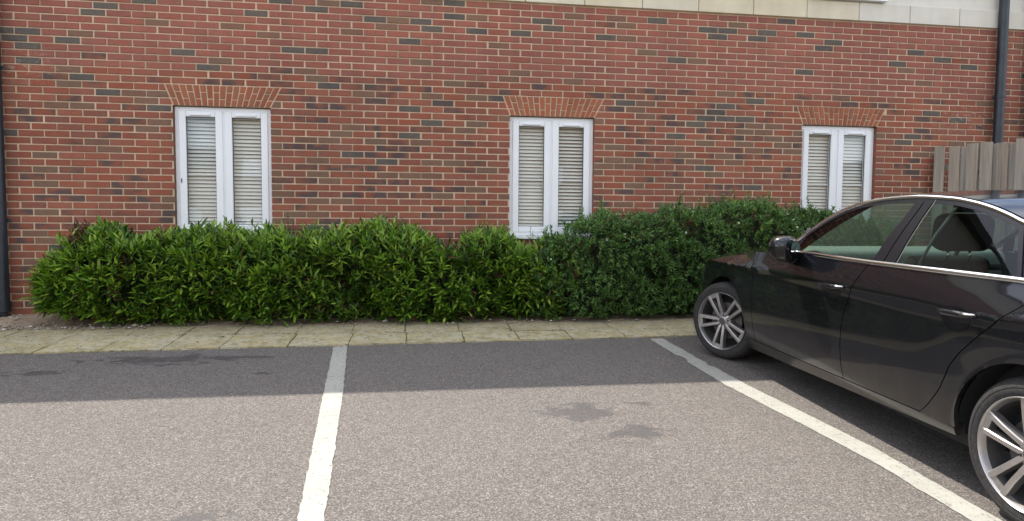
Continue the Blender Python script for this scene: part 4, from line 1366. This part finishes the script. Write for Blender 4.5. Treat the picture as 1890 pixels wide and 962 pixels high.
# side glass, black pillar covers, bright trim
def gl(sL, sR, lo, hi, name, mat, off=-.004, ns=22, nz=12, thick=0):
    return panel(name, sL, sR, lo, hi, ns, nz, mat, thick, off, True, Yg)
def Bl(z): return ip(z, [(1.02, 1.085), (1.13, 1.067), (1.216, 1.044), (1.31, 1.007), (1.374, .992), (1.41, .985)])
def Br(z): return ip(z, [(1.02, .905), (1.151, .903), (1.284, .888), (1.376, .868), (1.41, .862)])
def Ql(z): return ip(z, [(1.04, .150), (1.25, .262), (1.32, .30)])
lo = lambda s: belt(s) + .004
hi = lambda s: arc(s) - .012
gl(Bl, lambda z: ip(z, [(1.0, 1.92), (1.02, 1.90), (1.10, 1.84), (1.4, 1.80)]), lo, lambda s: max(hi(s), lo(s) + .004), 'front_door_glass', C['glass'])
gl(lambda z: Ql(z) + .012, Br, lo, hi, 'rear_door_glass', C['glass_dark'])
gl(lambda z: ip(z, [(1.05, -.46), (1.2, -.10), (1.3, .25)]), lambda z: Ql(z) - .012, lo, lambda s: max(hi(s), lo(s) + .003), 'quarter_glass', C['glass_dark'])
gl(lambda z: (Bl(z) + Br(z)) / 2 + .004, Bl, lo, hi, 'pillar_cover', C['black'], .002, 6, 12, .012)
gl(Br, lambda z: (Bl(z) + Br(z)) / 2 - .004, lo, hi, 'pillar_cover', C['black'], .002, 6, 12, .012)
gl(lambda z: Ql(z) - .012, lambda z: Ql(z) + .012, lo, hi, 'glass_divider', C['black'], .002, 3, 10, .012)
gl(lambda z: Br(z) - .016, lambda z: Br(z) - .012, lo, hi, 'glass_edge', C['seal_grey'], .003, 2, 10, 0)
# black mirror triangle at the front corner
gl(lambda z: ip(z, [(1.0, 1.905), (1.10, 1.845), (1.3, 1.80)]), lambda z: ip(z, [(1.0, 2.0), (1.06, 1.95), (1.12, 1.86), (1.3, 1.81)]), lo, lambda s: max(hi(s), lo(s) + .003), 'mirror_triangle', C['black'], .0, 5, 5, 0)
# dark window surround, inside the bright strip
gl(lambda z: -.46, lambda z: 1.97, lambda s: max(hi(s) - .020, lo(s)), lambda s: max(hi(s) + .006, lo(s) + .004), 'window_seal', C['black'], .001, 60, 2, 0)

def sweep(name, pts, w, h, mat):
    """flat strip: pts = (position, outward, across)"""
    for side in (1, -1):
        v, f = [], []
        for p, n, c in pts:
            for (a, b) in ((-1, 0), (-.75, 1), (.75, 1), (1, 0)):
                q = p + c * (a * w / 2) + n * (b * h)
                v.append((q.x, q.y * side, q.z))
        for i in range(len(pts) - 1):
            for k in range(3):
                f.append((i * 4 + k, i * 4 + k + 1, (i + 1) * 4 + k + 1, (i + 1) * 4 + k))
        o = from_data(name, v, f, mat, car, True)
gn = Vector((0, .894, .447))
pts = []
for i in range(61):
    s = -.44 + (1.90 + .44) * i / 60
    z = belt(s) + .001; pts.append((Vector((s, Yg(s, z) + .001, z)), gn, Vector((0, -.35, .94))))
sweep('belt_trim', pts, .026, .010, C['chrome'])
pts = []
S = [-.46 + (2.0 + .46) * i / 90 for i in range(91)]
for i, s in enumerate(S):
    z = max(arc(s), belt(s) + .004)
    s1, s0 = S[min(90, i + 1)], S[max(0, i - 1)]
    tng = Vector((s1 - s0, Yg(s1, arc(s1)) - Yg(s0, arc(s0)), arc(s1) - arc(s0))).normalized()
    n = gn; c = n.cross(tng).normalized()
    pts.append((Vector((s, Yg(s, z) + .001, z)), n, c))
sweep('window_trim', pts, .021, .009, C['chrome'])

# handles, each with a painted glint and a painted recess shade
for s0, s1, door in ((1.247, 1.50, 0), (.28, .515, 1)):
    for sd, side in ((0, 1), (1, -1)):
        par = (fd_, rd_)[door][sd]
        zc = lambda s: .850 + .013 * (1.4 - s)
        mb = MB()
        pp, rr = [], []
        for i in range(9):
            t = i / 8; s = s0 + (s1 - s0) * t
            y = Ys(s, zc(s)) + .030 - .030 * (2 * t - 1) ** 4
            pp.append(((s, y * side, zc(s) - .004 + .010 * (1 - t)))); rr.append(.0155 - .006 * abs(2 * t - 1) ** 3)
        mb.tube(pp, rr, 10)
        o = mb.build('door_handle', C['paint'], par, smooth=True)
        mb = MB()
        pp = [(p[0], p[1] + .012 * side, p[2] + .006) for p in pp[0:5]]
        mb.tube(pp[:3], .0055, 6); mb.build('handle_glint', C['chrome'], par, smooth=True)  # sky glint on the handle's rear end, modelled as a chrome sliver
        cs = (s0 + s1) / 2 + .01
        v, f = [(cs, (Ys(cs, zc(cs) - .035) + .001) * side, zc(cs) - .035)], []
        for k in range(24):
            a = 2 * math.pi * k / 24
            s, z = cs + .092 * math.cos(a), zc(cs) - .028 + .060 * math.sin(a)
            v.append((s, (Ys(s, z) + .0015) * side, z)); f.append((0, k + 1, (k + 1) % 24 + 1))
        from_data('handle_recess_shade', v, f, C['black'], par, True)  # flat black disc: the recess shade is put into colour, no hollow

# door mirrors
for side in (1, -1):
    v, f = [], []
    nu, nvv = 18, 12
    cx, cy, cz = MIR
    ca, sa = math.cos(math.radians(40)), math.sin(math.radians(40))
    def mrot(x, y): return cx + ca * x - sa * y * 0.999, cy + sa * x + ca * y
    for i in range(nvv + 1):
        th = math.pi * i / nvv
        for k in range(nu):
            ph = 2 * math.pi * k / nu
            x, y, z = math.cos(ph) * math.sin(th), math.sin(ph) * math.sin(th), math.cos(th)
            sx = .120 if x > 0 else .055
            sg = lambda q, e: math.copysign(abs(q) ** e, q)
            X, Y = mrot(sx * sg(x, .8), .128 * sg(y, .85)); Z = cz + .090 * sg(z, .85) + .022 * y
            v.append((X, Y * side, Z))
    for i in range(nvv):
        for k in range(nu):
            f.append((i * nu + k, i * nu + (k + 1) % nu, (i + 1) * nu + (k + 1) % nu, (i + 1) * nu + k))
    mir = from_data('door_mirror', v, f, C['paint'], car, True)
    q0 = mrot(-.052, 0); v = [(q0[0], q0[1] * side, cz)]; f = []
    for k in range(22):
        a = 2 * math.pi * k / 22
        qx, qy = mrot(-.0535, .088 * math.copysign(abs(math.cos(a)) ** .8, math.cos(a)))
        v.append((qx, qy * side, cz + .054 * math.copysign(abs(math.sin(a)) ** .8, math.sin(a)) + .014 * math.cos(a))); f.append((0, k + 1, (k + 1) % 22 + 1))
    from_data('mirror_glass', v, f, C['mirror'], mir)
    mb = MB(); mb.tube([(cx + .0, (cy - .05) * side, cz - .045), (cx + .03, .93 * side, cz - .070), (cx + .08, .84 * side, cz - .085)], [.03, .035, .04], 10); mb.build('mirror_arm', C['black'], mir, smooth=True)

# dark inner shell: floor, inner door skins, bulkheads, wheel housings
mb = MB()
mb.box(-.70, 2.35, -.80, .80, .21, .27)
mb.box(-.70, -.64, -.80, .80, .27, .98); mb.box(2.30, 2.36, -.80, .80, .27, .96)
for sd in (1, -1):
    mb.box(.40, 2.30, sd * .80 - .02, sd * .80 + .02, .27, .985)
    mb.box(-.64, .40, sd * .72 - .02, sd * .72 + .02, .27, .985)
mb.build('cabin_shell', C['plastic'], car)
mb = MB()
for sd in (1, -1):
    mb.box(-.62, 1.95, sd * .82 - .025, sd * .82 + .02, .985, 1.012)
mb.build('door_top_lining', C['seat'], car, bevel=.006)
mb = MB()
mb.box(2.37, 3.60, -.55, .55, .22, .60); mb.box(-.95, -.71, -.7, .7, .25, .95)
mb.build('underbody', C['plastic'], car)
for c0 in (0, WBASE):
    for sd in (1, -1):
        v, f = [], []
        n = 26
        for i in range(n + 1):
            a = math.pi * i / n
            for y in (.50, .868):
                rr = .398
                v.append((c0 + rr * math.cos(a), y * sd, WR + rr * math.sin(a)))
        f = [(2 * i, 2 * i + 1, 2 * i + 3, 2 * i + 2) for i in range(n)]
        k = len(v); v.append((c0, .50 * sd, WR)); f += [(2 * i, 2 * i + 2, k) for i in range(n)]
        from_data('wheel_housing', v, f, C['plastic'], car, False)

# wheels
def lathe(mb, prof, n, mi=0):
    b = len(mb.v)
    for (y, rr) in prof:
        for k in range(n):
            a = 2 * math.pi * k / n
            mb.v.append((rr * math.cos(a), y, rr * math.sin(a)))
    for i in range(len(prof) - 1):
        for k in range(n):
            mb.f.append((b + i * n + k, b + (i + 1) * n + k, b + (i + 1) * n + (k + 1) % n, b + i * n + (k + 1) % n)); mb.m.append(mi)
def make_wheel():
    w = empty('wheel', parent=car)
    tb = MB(); R = WR
    lathe(tb, [(-.215, .238), (-.222, .262), (-.218, .300), (-.200, R - .012), (-.175, R - .002), (-.150, R), (-.148, R - .006), (-.142, R - .006), (-.140, R), (-.085, R), (-.083, R - .006), (-.077, R - .006), (-.075, R), (-.045, R - .002), (-.022, R - .012), (-.006, .302), (.001, .285), (.001, .282), (-.001, .280), (.002, .272), (-.004, .250), (-.012, .240)], 72)
    tb.build('tyre', C['rubber'], w, auto=.9)
    rb = MB()
    lathe(rb, [(-.016, .238), (-.002, .2455), (.003, .2425), (.0005, .240), (-.012, .235), (-.030, .228)], 72)
    rim = rb.build('rim', C['alloy'], w, auto=.7)
    rb = MB(); lathe(rb, [(-.030, .228), (-.10, .215), (-.20, .218), (-.215, .236)], 60); rb.build('barrel', C['alloy_dark'], rim, auto=.7)
    sp = MB()
    for k in range(5):
        a0 = 2 * math.pi * k / 5 + SPIN
        Rm = Matrix.Rotation(-a0, 4, 'Y')
        for sd in (-1, 1):
            pr = []
            for (rr, off, wd, yf, th) in ((.034, .017, .028, -.022, .05), (.075, .022, .027, -.014, .045), (.15, .032, .027, -.006, .040), (.234, .045, .031, -.004, .036)):
                for (dw, dy) in ((-wd * .5, -.005), (-wd * .36, 0), (wd * .36, 0), (wd * .5, -.005), (wd * .62, -th), (-wd * .62, -th)):
                    pr.append(Rm @ Vector((rr, yf + dy, sd * off + dw)))
            fc = [tuple(reversed(range(6))), tuple(18 + i for i in range(6))]
            for i in range(3):
                for j in range(6):
                    fc.append((i * 6 + j, i * 6 + (j + 1) % 6, (i + 1) * 6 + (j + 1) % 6, (i + 1) * 6 + j))
            sp.add(pr[:], fc[:2], 1)
            sp.add(pr[:], [q for q in fc[2:]], 0)
            for q in range(len(sp.m) - 18, len(sp.m)):
                if (q - (len(sp.m) - 18)) % 6 in (3, 4, 5): sp.m[q] = 1
        pr = [Rm @ Vector(q) for q in ((.206, -.010, -.030), (.206, -.010, .030), (.236, -.008, .042), (.236, -.008, -.042), (.206, -.05, -.030), (.206, -.05, .030), (.236, -.05, .042), (.236, -.05, -.042))]
        sp.add(pr, [(0, 1, 2, 3), (4, 7, 6, 5), (0, 4, 5, 1), (2, 6, 7, 3), (0, 3, 7, 4), (1, 5, 6, 2)])
    sp.build('spokes', [C['alloy'], C['alloy_side']], rim, auto=.5)
    hb = MB(); lathe(hb, [(-.012, .0), (-.012, .022), (-.016, .033), (-.022, .036), (-.026, .058), (-.034, .070), (-.07, .075)], 36)
    for k in range(5):
        a = 2 * math.pi * (k + .5) / 5 + SPIN
        hb.tube([(.052 * math.cos(a), -.035, .052 * math.sin(a)), (.052 * math.cos(a), -.020, .052 * math.sin(a))], .010, 8, 1)
    hb.build('hub', [C['alloy'], C['plastic']], rim, auto=.6)
    cb = MB(); lathe(cb, [(-.011, 0), (-.0105, .026), (-.013, .029)], 28); cb.build('hub_cap', C['alloy_dark'], rim, auto=.6)
    db = MB(); lathe(db, [(-.075, .07), (-.075, .155), (-.095, .155), (-.095, .07)], 40); db.build('brake_disc', C['disc'], rim, auto=.6)
    bp = MB(); lathe(bp, [(-.13, 0), (-.13, .22)], 24); bp.build('brake_backplate', C['plastic'], rim)
    return w
SPIN = math.radians(18)
w0 = make_wheel()
def put_wheel(w, x, y, ang, side):
    base = Matrix.Translation((x, y * side, WR)) @ Matrix.Rotation(ang, 4, 'Z')
    if side < 0: base = base @ Matrix.Rotation(math.pi, 4, 'Z')
    off = Matrix.Translation((0, .09, 0))
    w.parent = car; w.matrix_basis = base @ off
def copy_tree(o, parent):
    c = copy_obj(o, parent)
    for ch in list(o.children): copy_tree(ch, c)
    return c
ws = [w0] + [copy_tree(w0, car) for _ in range(3)]
STEER = math.radians(26)
put_wheel(ws[0], 0, .81, math.radians(0), 1)
put_wheel(ws[1], WBASE + .035, .83, STEER, 1)
put_wheel(ws[2], 0, .81, 0, -1)
put_wheel(ws[3], WBASE, .81, STEER, -1)
ws[1].matrix_basis = ws[1].matrix_basis @ Matrix.Rotation(math.radians(27), 4, 'Y')

# cabin
def cushion(mb, x0, x1, y0, y1, z0, z1, lean=0):
    M4 = Matrix.Translation(((x0 + x1) / 2, (y0 + y1) / 2, z0)) @ Matrix.Rotation(-lean, 4, 'Y')
    mb.box(-(x1 - x0) / 2, (x1 - x0) / 2, -(y1 - y0) / 2, (y1 - y0) / 2, 0, z1 - z0, 0, M4)
for y in (.37, -.37):
    mb = MB(); cushion(mb, 1.15, 1.70, y - .25, y + .25, .38, .54); cushion(mb, 1.12, 1.25, y - .25, y + .25, .50, 1.07, .16)
    st = mb.build('front_seat', C['seat'], car, bevel=.05, seg=3, auto=.8)
    mb = MB(); cushion(mb, .95, 1.09, y - .165, y + .165, 1.10, 1.315, .10)
    o = mb.build('headrest', C['seat'], st, bevel=.06, seg=4, auto=1.2)
    mb = MB()
    for dy in (-.07, .07): mb.tube([(1.035, y + dy, 1.0), (1.02, y + dy, 1.14)], .008, 8)
    mb.build('headrest_post', C['chrome'], st, smooth=True)
mb = MB(); cushion(mb, -.10, .45, -.68, .68, .36, .54); cushion(mb, -.32, -.16, -.68, .68, .5, 1.02, .2)
mb.build('rear_seat', C['seat'], car, bevel=.05, seg=3, auto=.8)
for y in (-.4, 0, .4):
    mb = MB(); cushion(mb, -.46, -.36, y - .12, y + .12, 1.03, 1.15, .15); mb.build('headrest', C['seat'], car, bevel=.035, seg=3, auto=1.2)
mb = MB(); mb.box(1.80, 2.24, -.74, .74, .62, 1.03); mb.build('dashboard', C['dash'], car, bevel=.06, seg=3, auto=.8)
mb = MB()
for sd in (1, -1): mb.tube([(.83, sd * .79, 1.02), (.80, sd * .72, 1.2), (.76, sd * .63, 1.37)], .008, 8)
mb.build('seat_belt', C['pillar'], car, smooth=True)
mb = MB(); mb.box(-.80, -.36, -.66, .66, .98, 1.02); mb.build('parcel_shelf', C['plastic'], car)
mb = MB()
pp = [(1.66 + .06 * math.cos(2 * math.pi * k / 24), -.37 + .185 * math.sin(2 * math.pi * k / 24), .93 + .175 * math.cos(2 * math.pi * k / 24)) for k in range(25)]
mb.tube(pp, .014, 8, cap=False); mb.tube([(1.67, -.37, .93), (1.9, -.37, .82)], .04, 10); mb.box(1.655, 1.675, -.54, -.20, .91, .95)
mb.build('steering_wheel', C['plastic'], car, smooth=True)
mb = MB(); mb.box(1.36, 1.39, -.11, .11, 1.31, 1.375); mb.build('inner_mirror', C['black'], car, bevel=.01)
full_top('headlining', lambda a, b: (-.10 + 1.33 * a, roof_P(a, b)[1] * .97, roof_P(a, b)[2] - .022), 12, 8, C['pillar'])
